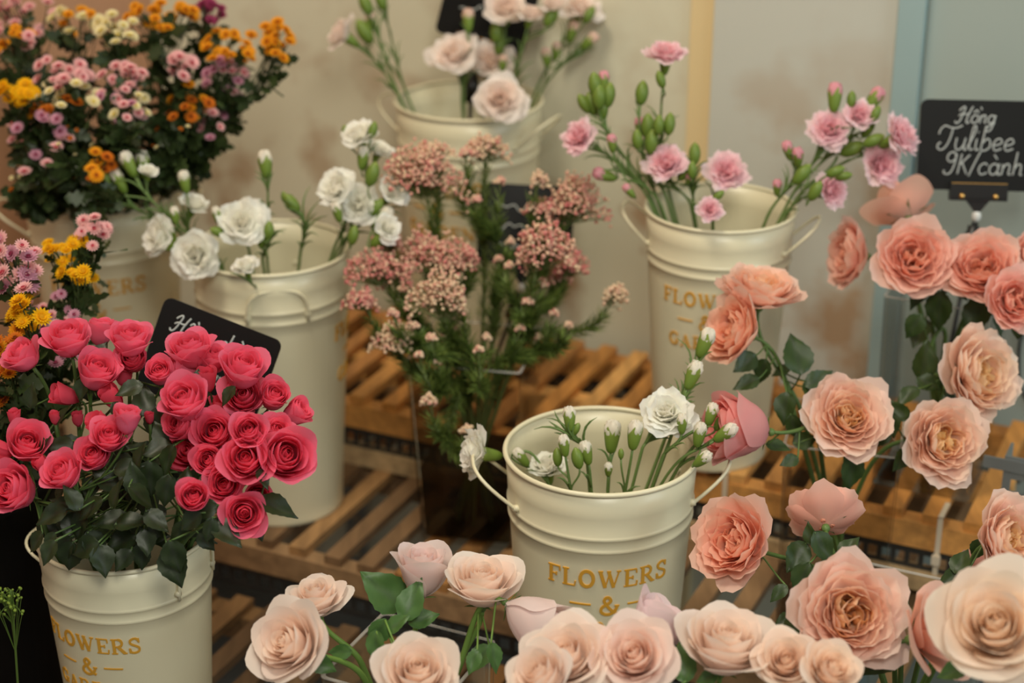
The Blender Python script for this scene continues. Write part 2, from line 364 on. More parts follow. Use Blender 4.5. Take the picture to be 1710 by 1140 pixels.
def handle_mesh(side, tilt, L=.052, drop=.045):       # wire bail hinged on two ears, tilted out of the side
    z0 = HB - drop; half = .036; r0 = rad(z0)
    mb = MB(); ang = half / r0
    e0 = Vector((r0 * math.cos(ang) + .003, -r0 * math.sin(ang), z0)); e1 = Vector((r0 * math.cos(ang) + .003, r0 * math.sin(ang), z0))
    out = Vector((math.sin(R(tilt)), 0, math.cos(R(tilt))))
    pts = []
    for i in range(17):
        a = math.pi * i / 16
        c = e0.lerp(e1, .5 - .5 * math.copysign(abs(math.cos(a)) ** .75, math.cos(a)))
        pts.append(c + out * L * abs(math.sin(a)) ** .6)
    pts = [e0 - out * .008] + pts + [e1 - out * .008]
    q = Matrix.Rotation(R(side), 4, 'Z')
    mb.tube([q @ p for p in pts], .0019, 7)
    for e in (e0, e1):
        c = q @ (e - Vector((.003, 0, 0))); n_ = q @ Vector((1, 0, 0))
        mb.tube([c - n_ * .002, c + n_ * .004], .0036, 10)
    return mb.mesh('handle', 'bucket')
CONT = {}
def bucket(key, label, loc, s, text, tiltL, tiltR, hl=.052, drop=.045):
    t = thing('flower_bucket', label, 'bucket', loc, 'cream flower buckets'); t.scale = (s,) * 3; t.rotation_euler = (0, 0, R(text))
    obj('bucket_body', BODY, t); obj('rim', RIM, t); obj('lettering', LETTERS, t)['label'] = 'gold raised lettering'
    obj('handle', handle_mesh(180, tiltL, hl, drop), t); obj('handle', handle_mesh(0, tiltR, hl, drop), t)
    L = Vector(loc)
    CONT[key] = (L + Vector((0, 0, HB * s)), (RT - .007) * s, L + Vector((0, 0, .012)), (RB - .012) * s)
def locat(x, y, z): return Vector((x, y, CAMH + z))
bucket('F', 'cream bucket of white carnation buds in front, with full gold FLOWERS & GARDEN lettering', locat(.094, 1.685, -1.22), 1.066, 4, 48, 48)
bucket('P', 'cream bucket holding the hot pink roses on the lowest shelf', locat(-.395, 1.602, -1.22), .924, -22, 60, 4, .036)
bucket('W', 'tall cream bucket of white carnations, its wire handle facing the camera', locat(-.3015, 2.10, -1.14), 1.04, 101, 7, 25, .034, .056)
bucket('K', 'cream bucket of pink carnations in front of the off-white panel', locat(.252, 2.053, -1.04), .95, -14, 45, 45)
bucket('T', 'cream bucket of blush carnations, highest of the buckets', locat(-.059, 2.39, -1.04), 1.059, -28, 50, 45)
bucket('C', 'cream bucket of mixed chrysanthemums in the left corner', locat(-.548, 2.28, -1.14), 1.078, 2, 55, 40)

# ------------------------------------------------------------------ clear vases, black bucket
def vase(key, label, loc, half, h, rot, taper=.9, round_=False, water=0):
    t = thing('clear_vase', label, 'vase', loc, 'clear acrylic vases')
    th = .0028; mb = MB(); q = Matrix.Rotation(R(rot), 4, 'Z')
    prof = [(half * taper, 0), (half, h), (half - th, h), (half * taper - th, .006)]
    n = 4 if not round_ else 40
    def ring(r, z):
        out = []
        if round_:
            for k in range(n): out.append(q @ Vector((r * math.cos(2 * math.pi * k / n), r * math.sin(2 * math.pi * k / n), z)))
        else:
            c = .006
            for sx, sy, order in ((1, 1, 0), (-1, 1, 1), (-1, -1, 0), (1, -1, 1)):
                for j in range(4):
                    a0 = {(1, 1): 0, (-1, 1): 90, (-1, -1): 180, (1, -1): 270}[(sx, sy)] + 30 * j
                    out.append(q @ Vector((sx * (r - c) + c * math.cos(R(a0)), sy * (r - c) + c * math.sin(R(a0)), z)))
        return out
    vs, fs = [], []
    for r, z in prof: vs += ring(r, z)
    m = len(vs) // 4
    for i in range(3):
        for k in range(m): fs.append((i * m + k, i * m + (k + 1) % m, (i + 1) * m + (k + 1) % m, (i + 1) * m + k))
    fs.append(tuple(range(m))[::-1]); fs.append(tuple(range(3 * m, 4 * m)))
    mb.add(vs, fs)
    obj('vase_body', mb.mesh('vase_body', 'glass', round_), t)
    rb = MB(); o1, o2, i1, i2 = ring(half + .0003, h + .0006), ring(half + .0003, h - .0008), ring(half - th - .0003, h + .0006), ring(half - th - .0003, h - .0008)
    vs = o1 + o2 + i1 + i2; fs = []
    for k in range(m):
        k2 = (k + 1) % m; fs += [(k, k2, m + k2, m + k), (2 * m + k2, 2 * m + k, 3 * m + k, 3 * m + k2), (k2, k, 2 * m + k, 2 * m + k2), (m + k, m + k2, 3 * m + k2, 3 * m + k)]
    obj('rim', rb.add(vs, fs).mesh('vase_rim', 'edge', False), t)
    if water:
        wb = MB(); w0, w1 = half * taper - th - .0006, half * (taper + (1 - taper) * water / h) - th - .0006
        wb.add(ring(w0, .0068) + ring(w1, water), [(k, (k + 1) % m, m + (k + 1) % m, m + k) for k in range(m)] + [tuple(range(m))[::-1], tuple(range(m, 2 * m))])
        obj('water', wb.mesh('water', 'water', False), t)
    L = Vector(loc); CONT[key] = (L + Vector((0, 0, h)), half * .85, L + Vector((0, 0, .01)), half * taper * .6)
vase('R', 'clear vase of rice flowers in the middle of the shelf', locat(-.045, 2.035, -1.14), .072, .25, -12, .82, False, .10)
vase('A', 'clear square vase of peach roses to the right of the front cream bucket', locat(.375, 1.81, -1.14), .064, .248, -14, .93)
vase('B', 'clear square vase at the right end of the highest shelf, under the chalk price sign', locat(.52, 1.985, -1.04), .064, .248, -25, .93)
vase('G', 'clear vase in the lower right corner below the largest open peach rose', locat(.405, 1.56, -1.22), .066, .25, -25, .93)
vase('D', 'clear vase of pale pink roses left of the front bucket', locat(-.10, 1.48, -1.22), .064, .24, -25, .93)
vase('E', 'clear vase of pale pink roses at the bottom edge, right of the front bucket', locat(.19, 1.41, -1.22), .064, .20, -25, .93)
t = thing('plastic_bucket', 'black plastic bucket at the left edge beside the hot pink roses', 'bucket', locat(-.585, 1.70, -1.22))
prof = [(.002, .004), (.078, .004), (.08, 0), (.098, .33), (.101, .332), (.101, .338), (.095, .338), (.076, .008), (.002, .008)]
obj('bucket_body', MB().lathe(prof, 48).mesh('bucket_body', 'blackdull'), t)
obj('rim', MB().lathe([(.1005, .318), (.1055, .320), (.1055, .338), (.1, .339)], 48).mesh('bucket_rim', 'blackdull'), t)
L = Vector(t.location); CONT['N'] = (L + Vector((0, 0, .335)), .088, L + Vector((0, 0, .012)), .06)
# ------------------------------------------------------------------ petals and blooms (local axis +z, base at the origin)
def petal(mb, az, L, W, ph, r0=.03, z0=0, ruf=0, point=0, serr=0, nt=6, ns=8, cin=(1, 1, 1), cout=(1, 1, 1), rng=None, cup=1.0, rnd=.22, freq=1.5, wp=.55, edge=None, back=0, spoon=0):
    """one petal around +z at azimuth az; ph = angles from the axis at its base, middle and tip"""
    rng = rng or random
    tt = np.linspace(0, 1.25, 26)
    pp = np.radians(np.interp(tt, [0, .5, 1.0, 1.25], [ph[0], ph[1], ph[2], ph[2]]))
    rho = r0 + np.concatenate([[0], np.cumsum(np.sin(pp)[:-1] * L * .05)]); hh = z0 + np.concatenate([[0], np.cumsum(np.cos(pp)[:-1] * L * .05)])
    V, C = [], []
    p1, p2 = rng.uniform(0, 6.3), rng.uniform(0, 6.3)
    for i in range(nt + 1):
        t = i / nt
        for j in range(ns + 1):
            s = -1 + 2 * j / ns
            T = t * (1 - rnd * abs(s) ** 2.6 + point * (1 - abs(s)) ** 1.6 * t ** 2 + serr * t ** 3 * (((j % 2) - .5) + math.sin(4 * s + p2)))
            rr = np.interp(T, tt, rho); zz = np.interp(T, tt, hh); phi = np.interp(T, tt, pp)
            wd = W * (max(t, .03) ** wp) * (1 - .15 * t ** 5)
            Rc = max(rr, .10) / max(cup, .05)
            la = min(2.6, max(-2.6, s * wd / Rc))
            x = rr - Rc * (1 - math.cos(la)); y = Rc * math.sin(la)
            d = ruf * t ** 2.2 * (math.sin(freq * 3.1 * s + p1) + .6 * math.sin(freq * 5.3 * s + p2)) + back * t ** 3 * s * s - spoon * (1 - s * s) * math.sin(math.pi * min(1, t * .9))
            x -= math.cos(phi) * d; zz += math.sin(phi) * d
            V.append((x * math.cos(az) - y * math.sin(az), x * math.sin(az) + y * math.cos(az), zz))
            k = t ** 1.2
            c = np.array(cin) * (1 - k) + np.array(cout) * k
            if edge is not None: c = c * (1 - t ** 6 * .8) + np.array(edge) * t ** 6 * .8
            C.append(c)
    Fc = []
    for i in range(nt):
        for j in range(ns):
            a = i * (ns + 1) + j; Fc.append((a, a + 1, a + ns + 2, a + ns + 1))
    mb.add(V, Fc, np.array(C))
GA = 2.39996
def normalise(mb, mat, name, zc=None):
    """scale to unit bloom radius; returns (mesh, base offset below the centre)"""
    v = np.array(mb.v); r = np.percentile(np.hypot(v[:, 0], v[:, 1]), 96)
    v /= r; zt = np.percentile(v[:, 2], 95); c = (zt * .5 if zc is None else zc); v[:, 2] -= c
    mb.v = [tuple(p) for p in v]
    return mb.mesh(name, mat), c, r
def garden_rose(seed, cin, cmid, cout, n=62, flat=1.0, name='bloom'):     # many-petalled rosette
    rng = random.Random(seed); mb = MB(); az = rng.uniform(0, 6)
    cs = [(.15 * math.cos(q * 2.1 + seed), .15 * math.sin(q * 2.1 + seed)) for q in range(3)]
    cin, cmid, cout = map(np.array, (cin, cmid, cout))
    for i in range(n):
        k = i / (n - 1); az += GA + rng.uniform(-.3, .3); j = lambda q: rng.uniform(-q, q)
        c = cin * (1 - k / .4) + cmid * (k / .4) if k < .4 else cmid * (1 - (k - .4) / .6) + cout * ((k - .4) / .6)
        c = np.minimum(1, c * rng.uniform(.95, 1.04)); o = len(mb.v)
        petal(mb, az, .50 + .56 * k ** .85 + j(.04), .20 + .40 * k, (10 + 54 * k + j(5), (-2 + 64 * k ** .9 + j(7)) * flat, (-26 + 92 * k ** 1.25 + j(12)) * flat),
              ruf=.022 + .022 * k, serr=.036, point=.05 * k, cin=c * np.array((.99, .93, .86)), cout=c, rng=rng, cup=.95 - .25 * k, freq=1.3, nt=6, ns=9,
              edge=np.minimum(1, c * 1.05 + .02), r0=.02 + .05 * k, rnd=.26, spoon=.05 + .04 * k)
        if k < .34:
            q = cs[i % 3]
            for m in range(o, len(mb.v)): p = mb.v[m]; mb.v[m] = (p[0] + q[0], p[1] + q[1], p[2])
    return normalise(mb, 'petal', name)
def cup_rose(seed, cin, cout, n=32, open_=1.0, name='bloom'):        # cupped spray rose
    rng = random.Random(seed); mb = MB(); az = rng.uniform(0, 6); cin, cout = np.array(cin), np.array(cout)
    for i in range(n):
        k = i / (n - 1); az += GA + rng.uniform(-.25, .25); c = (cin * (1 - k) + cout * k) * rng.uniform(.93, 1.05); j = lambda q: rng.uniform(-q, q)
        petal(mb, az, .72 + .34 * k ** .8 + j(.04), .22 + .46 * k, (14 + 66 * k * (.5 + .5 * open_), (-4 + 22 * k ** 1.3) * open_ + j(5), (-16 + 22 * k + 52 * k ** 5 * open_) + j(7)), ruf=.012 + .016 * k,
              cin=c * .94, cout=c, rng=rng, cup=.95 - .1 * k, freq=1.2, nt=8, ns=9, point=.03 + .05 * k, r0=.02, rnd=.24, spoon=.03, edge=np.minimum(1, c * 1.06 + .015), back=-.07 * k ** 3)
    return normalise(mb, 'petal', name)
def tea_rose(seed, cin, cout, n=28, open_=1.0, name='bloom'):        # pale high-centred rose
    rng = random.Random(seed); mb = MB(); az = rng.uniform(0, 6); cin, cout = np.array(cin), np.array(cout)
    for i in range(n):
        k = i / (n - 1); az += GA + rng.uniform(-.2, .2); c = (cin * (1 - k) + cout * k) * rng.uniform(.96, 1.03); j = lambda q: rng.uniform(-q, q)
        petal(mb, az, .92 + .26 * k, .26 + .56 * k, (10 + 62 * k * (.6 + .4 * open_), (-4 + 42 * k ** 1.3) * open_ + j(4), (-10 + 84 * k ** 1.7) * open_ + j(7)), ruf=.008 + .014 * k,
              cin=c * .96, cout=c, rng=rng, cup=1.0 - .22 * k, freq=1.0, nt=8, ns=9, point=.03 + .08 * k, r0=.02, rnd=.22, back=-.10 * k ** 2 * open_, spoon=.03, edge=np.minimum(1, c * 1.03 + .01))
    return normalise(mb, 'petal', name)
def carnation(seed, cin, cout, n=44, W=.44, serr=.05, ruf=.05):
    rng = random.Random(seed); mb = MB(); cin, cout = np.array(cin), np.array(cout)
    for i in range(n):
        k = (i + .5) / n; az = i * GA + rng.uniform(-.4, .4); c = np.minimum(1, (cin * (1 - k) + cout * k) * rng.uniform(.97, 1.03)); j = lambda q: rng.uniform(-q, q)
        petal(mb, az, .84 + .28 * k + j(.06), W * (.75 + .4 * k), (8 + 26 * k + j(8), 2 + 62 * k + j(12), 4 + 92 * k + j(20)), ruf=ruf * rng.uniform(.7, 1.3), serr=serr,
              cin=c * np.array((.98, .98, .93)), cout=c, rng=rng, cup=.6, freq=1.15, nt=6, ns=10, r0=.02, rnd=.26, wp=.85, spoon=.03)
    return normalise(mb, 'petal', 'bloom')
def calyx_mesh(col, tip, closed):        # green calyx of a carnation, length 1, base at z=-1; open bell or closed oval
    mb = MB(); n = 20; teeth = 5; vs, cs, fs = [], [], []
    prof = [(.15, 0), (.42, .04), (.66, .14), (.86, .34), (1.0, .58), (1.1, .80)] if not closed else [(.15, 0), (.45, .05), (.78, .18), (.97, .40), (1.0, .58), (.84, .78), (.62, .9)]
    R0 = .30 if not closed else .27
    for r, z in prof:
        for k in range(n):
            a = 2 * math.pi * k / n; rr = r * R0 * (1 + .03 * math.cos(10 * a)); vs.append((rr * math.cos(a), rr * math.sin(a), z - 1)); cs.append(np.array(col) * (1 - z * .5) + np.array(tip) * z * .5)
    for k in range(n):
        a = 2 * math.pi * k / n; tz = abs(((k * teeth / n) % 1) - .5) * 2; rt = (1.18 - .03 * tz if not closed else .5 - .42 * tz) * R0
        vs.append((rt * math.cos(a), rt * math.sin(a), (-.14 + .34 * tz) if not closed else (-.06 + .12 * tz))); cs.append(np.array(tip))
    for i in range(len(prof)):
        for k in range(n): fs.append((i * n + k, i * n + (k + 1) % n, (i + 1) * n + (k + 1) % n, (i + 1) * n + k))
    mb.add(vs, fs, np.array(cs)); return mb.mesh('calyx', 'leaf')
def bud_tip(seed, col):            # rolled petals swelling out of a carnation bud: radius 1, from z=-.6 to 1.5
    rng = random.Random(seed); mb = MB(); n = 30; prof = [(.80, -.6), (.95, -.1), (1.0, .3), (.97, .7), (.82, 1.05), (.55, 1.32), (.25, 1.45), (.02, 1.40)]
    vs, cs, fs = [], [], []
    for r, z in prof:
        for k in range(n):
            a = 2 * math.pi * k / n; sw = a * 4 + z * 2.2 + seed; rr = r * (1 + .07 * math.sin(sw) * (z > -.3) + .05 * math.sin(7 * a - 3 * z))
            vs.append((rr * math.cos(a), rr * math.sin(a), z + .10 * math.sin(sw + 1) * (z > .8))); cs.append(np.array(col) * (.97 + .03 * math.sin(sw)))
    for i in range(len(prof) - 1):
        for k in range(n): fs.append((i * n + k, i * n + (k + 1) % n, (i + 1) * n + (k + 1) % n, (i + 1) * n + k))
    mb.add(vs, fs, np.array(cs))
    for q in range(4):
        petal(mb, q * 1.7 + seed, 1.75, .55, (16, 0, -26), ruf=.05, serr=.04, cin=col, cout=col, rng=rng, cup=1.0, nt=5, ns=6, r0=.75, z0=-.3, rnd=.3)
    return mb.mesh('bud_petals', 'petal')
def sepals(seed, col, L=.62, down=0, n=5):   # rose hip and sepals, local base at the origin pointing +z
    rng = random.Random(seed); mb = MB()
    mb.lathe([(.03, -.26), (.11, -.22), (.15, -.12), (.13, -.02), (.05, .03)], 12, col)
    for i in range(n):
        petal(mb, i * 2 * math.pi / n + rng.uniform(-.2, .2), L * rng.uniform(.8, 1.15), .11, (60 + down, 66 + down, 74 + down + rng.uniform(-20, 25)), r0=.1, cin=col, cout=col, rng=rng, cup=.3, nt=5, ns=2, wp=.2, rnd=.9, point=.1)
    return mb.mesh('sepals', 'leaf')
def daisy(seed, cp, cc, cup_=70, np_=15):
    rng = random.Random(seed); mb = MB()
    for ring in range(3):
        for i in range(np_):
            c = np.array(cp) * rng.uniform(.9, 1.06)
            petal(mb, (i + ring * .35) * 2 * math.pi / np_, 1 - ring * .22, .17, (cup_ - ring * 16 + rng.uniform(-7, 7), cup_ + 4 - ring * 17, cup_ + 14 - ring * 18), r0=.12 - .02 * ring, z0=.03 * ring, cin=c * .93, cout=c, rng=rng, cup=.3, nt=2, ns=2, wp=.35, rnd=.3)
    vs, n = [], 12
    mb.lathe([(.36, .1), (.34, .2), (.24, .29), (.1, .33), (.005, .335)], 12, cc)
    mb.lathe([(.02, -.22), (.2, -.1), (.34, .03), (.36, .1)], 10, rgb(96, 112, 60))
    v = np.array(mb.v); mb.v = [tuple(p) for p in v]
    return mb.mesh('flower', 'petal')
def leaf_mesh(seed, c1, c2, serr=.02, wide=.3, fold=.25):       # length 1 along +y, face +z
    rng = random.Random(seed); mb = MB(); nt, ns = 12, 6; V, C = [], []
    dr = rng.uniform(.1, .4); tw = rng.uniform(-.3, .3)
    for i in range(nt + 1):
        t = i / nt
        wd = wide * (math.sin(math.pi * t ** .74) ** .9 * (1 - .42 * t ** 4) if 0 < t < 1 else 0) + .004
        wd *= 1 + serr * 4 * ((i % 2) - .5)
        for j in range(ns + 1):
            s = -1 + 2 * j / ns
            x = s * wd; z = fold * abs(x) - dr * t * t * .5 + .02 * math.sin(9 * t + 3 * s) + tw * t * x
            V.append((x, t, z)); C.append(np.array(c1) * (1 - .25 * (abs(s) < .1)) + (np.array(c2) - np.array(c1)) * (.5 + .5 * math.sin(14 * t - 5 * abs(s))) * .35 + (.012 if abs(s) < .1 else 0))
    Fc = [(i * (ns + 1) + j, i * (ns + 1) + j + 1, (i + 1) * (ns + 1) + j + 1, (i + 1) * (ns + 1) + j) for i in range(nt) for j in range(ns)]
    mb.add(V, Fc, np.array(C)); return mb.mesh('leaf', 'leaf')

PEACH = [garden_rose(s, rgb(254, 216, 152), rgb(254, 218, 194), rgb(255, 227, 216), 64) for s in (1, 2, 3, 4)]
CORAL = [garden_rose(s, rgb(252, 196, 166), rgb(254, 202, 182), rgb(255, 216, 204), 52, f) for s, f in ((11, .9), (12, .9))]
FLARE = [tea_rose(14, rgb(250, 188, 158), rgb(252, 204, 188), 18, 1.22)]
RANUN = cup_rose(5, rgb(246, 150, 136), rgb(246, 182, 180), 42, .85)
PALE = [tea_rose(s, rgb(254, 230, 212), rgb(255, 239, 229), 30, o) for s, o in ((21, 1.0), (22, .8), (23, 1.1))]
MAUVE = [tea_rose(s, rgb(248, 224, 218), rgb(249, 232, 228), 18, o) for s, o in ((31, .42), (32, .5))]
HOT = [cup_rose(s, rgb(236, 78, 104), rgb(250, 126, 156), 34, o) for s, o in ((41, 1.0), (42, .7), (43, 1.15), (44, .5))]
HOTBUD = [cup_rose(s, rgb(220, 56, 84), rgb(244, 96, 122), 14, .25) for s in (51, 52)]
WCARN = [carnation(s, rgb(254, 251, 242), rgb(255, 254, 248), 30, .60, .035, .095) for s in (61, 62, 67)]
BCARN = [carnation(s, rgb(255, 238, 228), rgb(255, 246, 241), 26, .58, .025, .075) for s in (63, 64)]
PCARN = [carnation(s, rgb(253, 206, 213), rgb(255, 231, 236), 54, .42, .06, .06) for s in (65, 66)]
GRN, GRNL = rgb(112, 142, 52), rgb(168, 188, 96)
CALYX = calyx_mesh(rgb(104, 132, 48), rgb(146, 164, 76), False); CALYXC = calyx_mesh(rgb(100, 126, 46), rgb(132, 150, 66), True)
TIP = {'w': bud_tip(1, rgb(252, 246, 232)), 'b': bud_tip(2, rgb(250, 220, 204)), 'p': bud_tip(3, rgb(248, 184, 194)), 'g': bud_tip(4, rgb(190, 204, 120))}
SEPAL = [sepals(s, rgb(104, 132, 70), d, dn) for s, d, dn in ((1, .62, 0), (2, .7, 40))]
LEAFD = [leaf_mesh(s, rgb(46, 65, 28), rgb(66, 86, 40)) for s in (1, 2, 3)]
LEAFM = [leaf_mesh(s, rgb(70, 104, 52), rgb(92, 128, 66)) for s in (4, 5)]
LEAFK = [leaf_mesh(s, rgb(34, 46, 22), rgb(50, 66, 32)) for s in (6, 7, 8)]
DAISY = {'o': daisy(1, rgb(246, 176, 44), rgb(176, 90, 24)), 'y': daisy(2, rgb(248, 196, 30), rgb(226, 168, 30)), 'p': daisy(3, rgb(246, 196, 196), rgb(188, 70, 84)),
         'w': daisy(4, rgb(246, 236, 192), rgb(226, 206, 110)), 'l': daisy(5, rgb(222, 166, 186), rgb(150, 56, 84)), 'm': daisy(6, rgb(170, 70, 110), rgb(120, 40, 60)), 'd': daisy(7, rgb(222, 130, 42), rgb(120, 52, 24))}

# ------------------------------------------------------------------ stems
def bez(p0, p1, p2, p3, n=10):
    return [p0 * (1 - t) ** 3 + p1 * 3 * t * (1 - t) ** 2 + p2 * 3 * t * t * (1 - t) + p3 * t ** 3 for t in (i / n for i in range(n + 1))]
def stem_path(base, axis, cont, rng, spread=.9):
    mouth, r, bot, rb = CONT[cont]
    d = Vector((base.x - mouth.x, base.y - mouth.y, 0)); dl = d.length; dn = d.normalized() if dl > 1e-6 else Vector((1, 0, 0))
    m = mouth + dn * min(dl * .7, r * spread) + Vector((rng.uniform(-1, 1), rng.uniform(-1, 1), 0)) * r * .12
    off = Vector((m.x - mouth.x, m.y - mouth.y, 0))
    if off.length > r: m = mouth + off.normalized() * r
    b = bot - dn * rb * min(.8, dl / r * .6) + Vector((rng.uniform(-1, 1), rng.uniform(-1, 1), 0)) * rb * .15
    if base.z < mouth.z + .012 and dl < r:
        return bez(base, base - axis * .02, base.lerp(b, .35), base.lerp(b, .5), 12) + [base.lerp(b, .7), base.lerp(b, .85), b], b
    D = (base - m).length
    up = (m - b).normalized()
    if base.z < mouth.z + .05 and dl > r:
        return bez(base, base - axis * D * .7, m + UP * .02, m.lerp(b, .3), 12) + [m.lerp(b, .55), m.lerp(b, .8), b], b
    path = bez(base, base - axis * D * .33, m + up * D * .38, m, 12)
    return path + [m.lerp(b, .35), m.lerp(b, .7), b], b
def basis(axis, roll=0):
    q = Vector(axis).to_track_quat('Z', 'Y'); return q.to_matrix().to_4x4() @ Matrix.Rotation(roll, 4, 'Z')
def put(c, axis, s, roll=0, flat=1.0):
    return Matrix.Translation(c) @ basis(axis, roll) @ Matrix.Diagonal((s, s, s * flat, 1))
def leaf_mat(base, dirv, nrm, L, w=1.0):
    y = dirv.normalized(); z = (nrm - y * nrm.dot(y)).normalized(); x = y.cross(z)
    m = Matrix((x, y, z)).transposed().to_4x4()
    return Matrix.Translation(base) @ m @ Matrix.Diagonal((L * w, L, L, 1))
def nearest(path, p): return min(path, key=lambda q: (q - p).length)
def img_leaf(px, py, L, ang, Z, rng, tilt=.5):     # leaf whose middle sits at px,py, pointing ang degrees counter-clockwise from right
    d = cdir(math.cos(R(ang)), math.sin(R(ang)), rng.uniform(-.35, .35)); size = L / F * Z
    return at(px, py, Z) - d * size * .5, d, (-CF * .8 + CU * rng.uniform(0, tilt * 1.6) + CR * rng.uniform(-tilt, tilt)), size
STEMG = rgb(86, 112, 56)
def rose(kind, label, cat, group, bloom, px, py, d, face, cont, Z, leaves=(), seed=0, lmesh=None, stemcol=STEMG, sr=.0021, tint=None, sep=0, flat=1.0, droop=0):
    rng = random.Random(seed * 7 + 1); me, c, _ = bloom; s = d / 2 / F * Z
    ax = cdir(*face); C = at(px, py, Z); base = C - ax * s * c * flat
    path, b = stem_path(base - ax * s * .2, ax, cont, rng)
    root = thing(kind, label, cat, b, group)
    child(root, 'bloom', me, put(C, ax, s, rng.uniform(0, 6.28), flat), tint)
    child(root, 'sepals', SEPAL[sep], put(base, ax, s * .95, rng.uniform(0, 6)))
    mb = MB(); mb.tube(path, [sr * (.95 + .5 * i / len(path)) for i in range(len(path))], 7, stemcol)
    for lf in leaves:
        lx, ly, L, ang = lf[:4]; lz = lf[4] if len(lf) > 4 else Z
        lb, dv, nm, size = img_leaf(lx, ly, L, ang, lz, rng)
        q = nearest(path[1:11], lb - dv * size * .5); mid = q.lerp(lb, .6) - UP * .004
        mb.tube(bez(q, q.lerp(mid, .5) + UP * .004, mid, lb + dv * size * .05, 6), .0010, 5, stemcol)
        child(root, 'leaf', (lmesh or LEAFD)[rng.randrange(len(lmesh or LEAFD))], leaf_mat(lb, dv, nm, size, rng.uniform(.95, 1.2)))
    child(root, 'stem', mb.mesh('stem', 'stem'), Matrix.Translation((0, 0, 0)))
    return root
def carn_spray(label, group, meshes, tipkey, cont, Z, heads, seed, node=.42, leafn=7, kind='carnation'):
    """heads: (type 'B' bloom / 'b' bud / 'g' green bud, px, py, size px, facing)"""
    rng = random.Random(seed * 13 + 5); col = rgb(100, 124, 66)
    h0 = heads[0]; parts = []; mb = MB(); trunk = None; root = None
    for hi, h in enumerate(heads):
        ty, px, py, d, face = h[:5]; z = Z + (h[5] if len(h) > 5 else rng.uniform(-.015, .015))
        ax = cdir(*face); C = at(px, py, z)
        if ty == 'B':
            me, c, rr = meshes[rng.randrange(len(meshes))]; s = d / 2 / F * z; base = C - ax * s * (c + .72)
            parts.append(('bloom', me, put(C, ax, s, rng.uniform(0, 6), 1.0), ('calyx', put(C - ax * s * (c * .8 - .22), ax, s * .95)))); 
            base = C - ax * s * (c * .8 - .22 + .93)
        else:
            L = d / F * z; open_ = ty == 'b'; cl = L * (.64 if open_ else .92)
            top = C + ax * (L * .5 - (L - cl))             # where the calyx ends and the petals begin
            parts.append(('bud', CALYX if open_ else CALYXC, put(top, ax, cl, rng.uniform(0, 6)), ('bud_petals', put(top - ax * cl * (.1 if open_ else .12), ax, cl * (.345 if open_ else .10), rng.uniform(0, 6)), TIP[tipkey if open_ else 'g'])))
            base = top - ax * cl * .99
        if trunk is None:
            trunk, b = stem_path(base, ax, cont, rng, .95)
            root = thing(kind, label, 'carnation', b, group)
            n = len(trunk); mb.tube(trunk, [.0013 + .0008 * i / n for i in range(n)], 6, col)
        else:
            k = min(11, max(2, int(12 * (node + rng.uniform(-.12, .12))))); q = trunk[k]; D = (base - q).length
            up = (trunk[k - 1] - trunk[k]).normalized()
            mb.tube(bez(base, base - ax * D * .35, q + up * D * .4, q, 8), .0011, 5, col)
    for nm, me, mt, sub in parts:
        o = child(root, nm, me, mt)
        smesh = CALYX if nm == 'bloom' else sub[2]
        child_m = mt.inverted() @ sub[1]
        obj(sub[0], smesh, o, child_m)
    # narrow grassy leaves in pairs at the nodes
    lv = MB()
    for i in range(leafn):
        k = rng.randint(2, 11); q = trunk[k]; up = (trunk[max(0, k - 1)] - trunk[k]).normalized()
        for sg in (-1, 1):
            sd = (up.orthogonal().normalized()); sd = (Quaternion(up, rng.uniform(0, 6.3)) @ sd) * sg
            L = rng.uniform(.020, .050); tip = q + up * L * .75 + sd * L * rng.uniform(.3, .6)
            lv.tube(bez(q, q + up * L * .4 + sd * L * .05, q + up * L * .7 + sd * L * .2, tip, 5), [.0013, .0016, .0015, .0012, .0008, .0002], 4, col * 1.1)
    if leafn: child(root, 'leaves', lv.mesh('leaves', 'leaf'), Matrix())
    child(root, 'stem', mb.mesh('stem', 'stem'), Matrix())
    return root
# ------------------------------------------------------------------ peach roses
G = 'peach garden roses'
def peach(label, bl, px, py, d, face, cont, Z, leaves=(), seed=0, **k): return rose('garden_rose', label, 'rose', G, bl, px, py, d, face, cont, Z, leaves, seed, **k)
peach('peach rose seen from behind just under the chalk price sign', FLARE[0], 1510, 345, 108, (-.15, .75, -.45), 'B', 2.16, [(1474, 405, 34, 250)], 1, tint=(1.02, 1.05, 1.0), flat=.8)
peach('coral peach rose facing left beside the pale blue jamb', CORAL[1], 1424, 425, 98, (-.95, .12, .25), 'B', 2.12, [(1477, 462, 34, 300), (1462, 440, 26, 200)], 2, tint=(.98, .94, .92))
peach('open peach rose with pointed outer petals, upper right, left of its row', CORAL[1], 1526, 432, 112, (-.15, .2, .95), 'B', 2.04, [(1532, 490, 62, 250, 2.06), (1568, 520, 72, 268, 2.05), (1535, 556, 58, 240, 2.08), (1582, 470, 55, 260, 2.08)], 3)
peach('big flat peach rose directly below the sign clip', CORAL[0], 1640, 449, 112, (-.2, .38, .88), 'B', 2.03, [(1628, 530, 80, 235, 2.05), (1600, 476, 60, 300, 2.07), (1668, 545, 40, 285, 2.04)], 4)
peach('peach pink rose cut by the right frame edge under the big flat one', CORAL[1], 1694, 502, 92, (.1, .15, .95), 'B', 2.0, [(1700, 552, 34, 270, 2.02)], 5, tint=(1.0, .96, .98))
peach('peach rose barely showing at the right frame edge beside the sign post', CORAL[0], 1722, 428, 70, (.3, .2, .9), 'B', 2.06, (), 6)
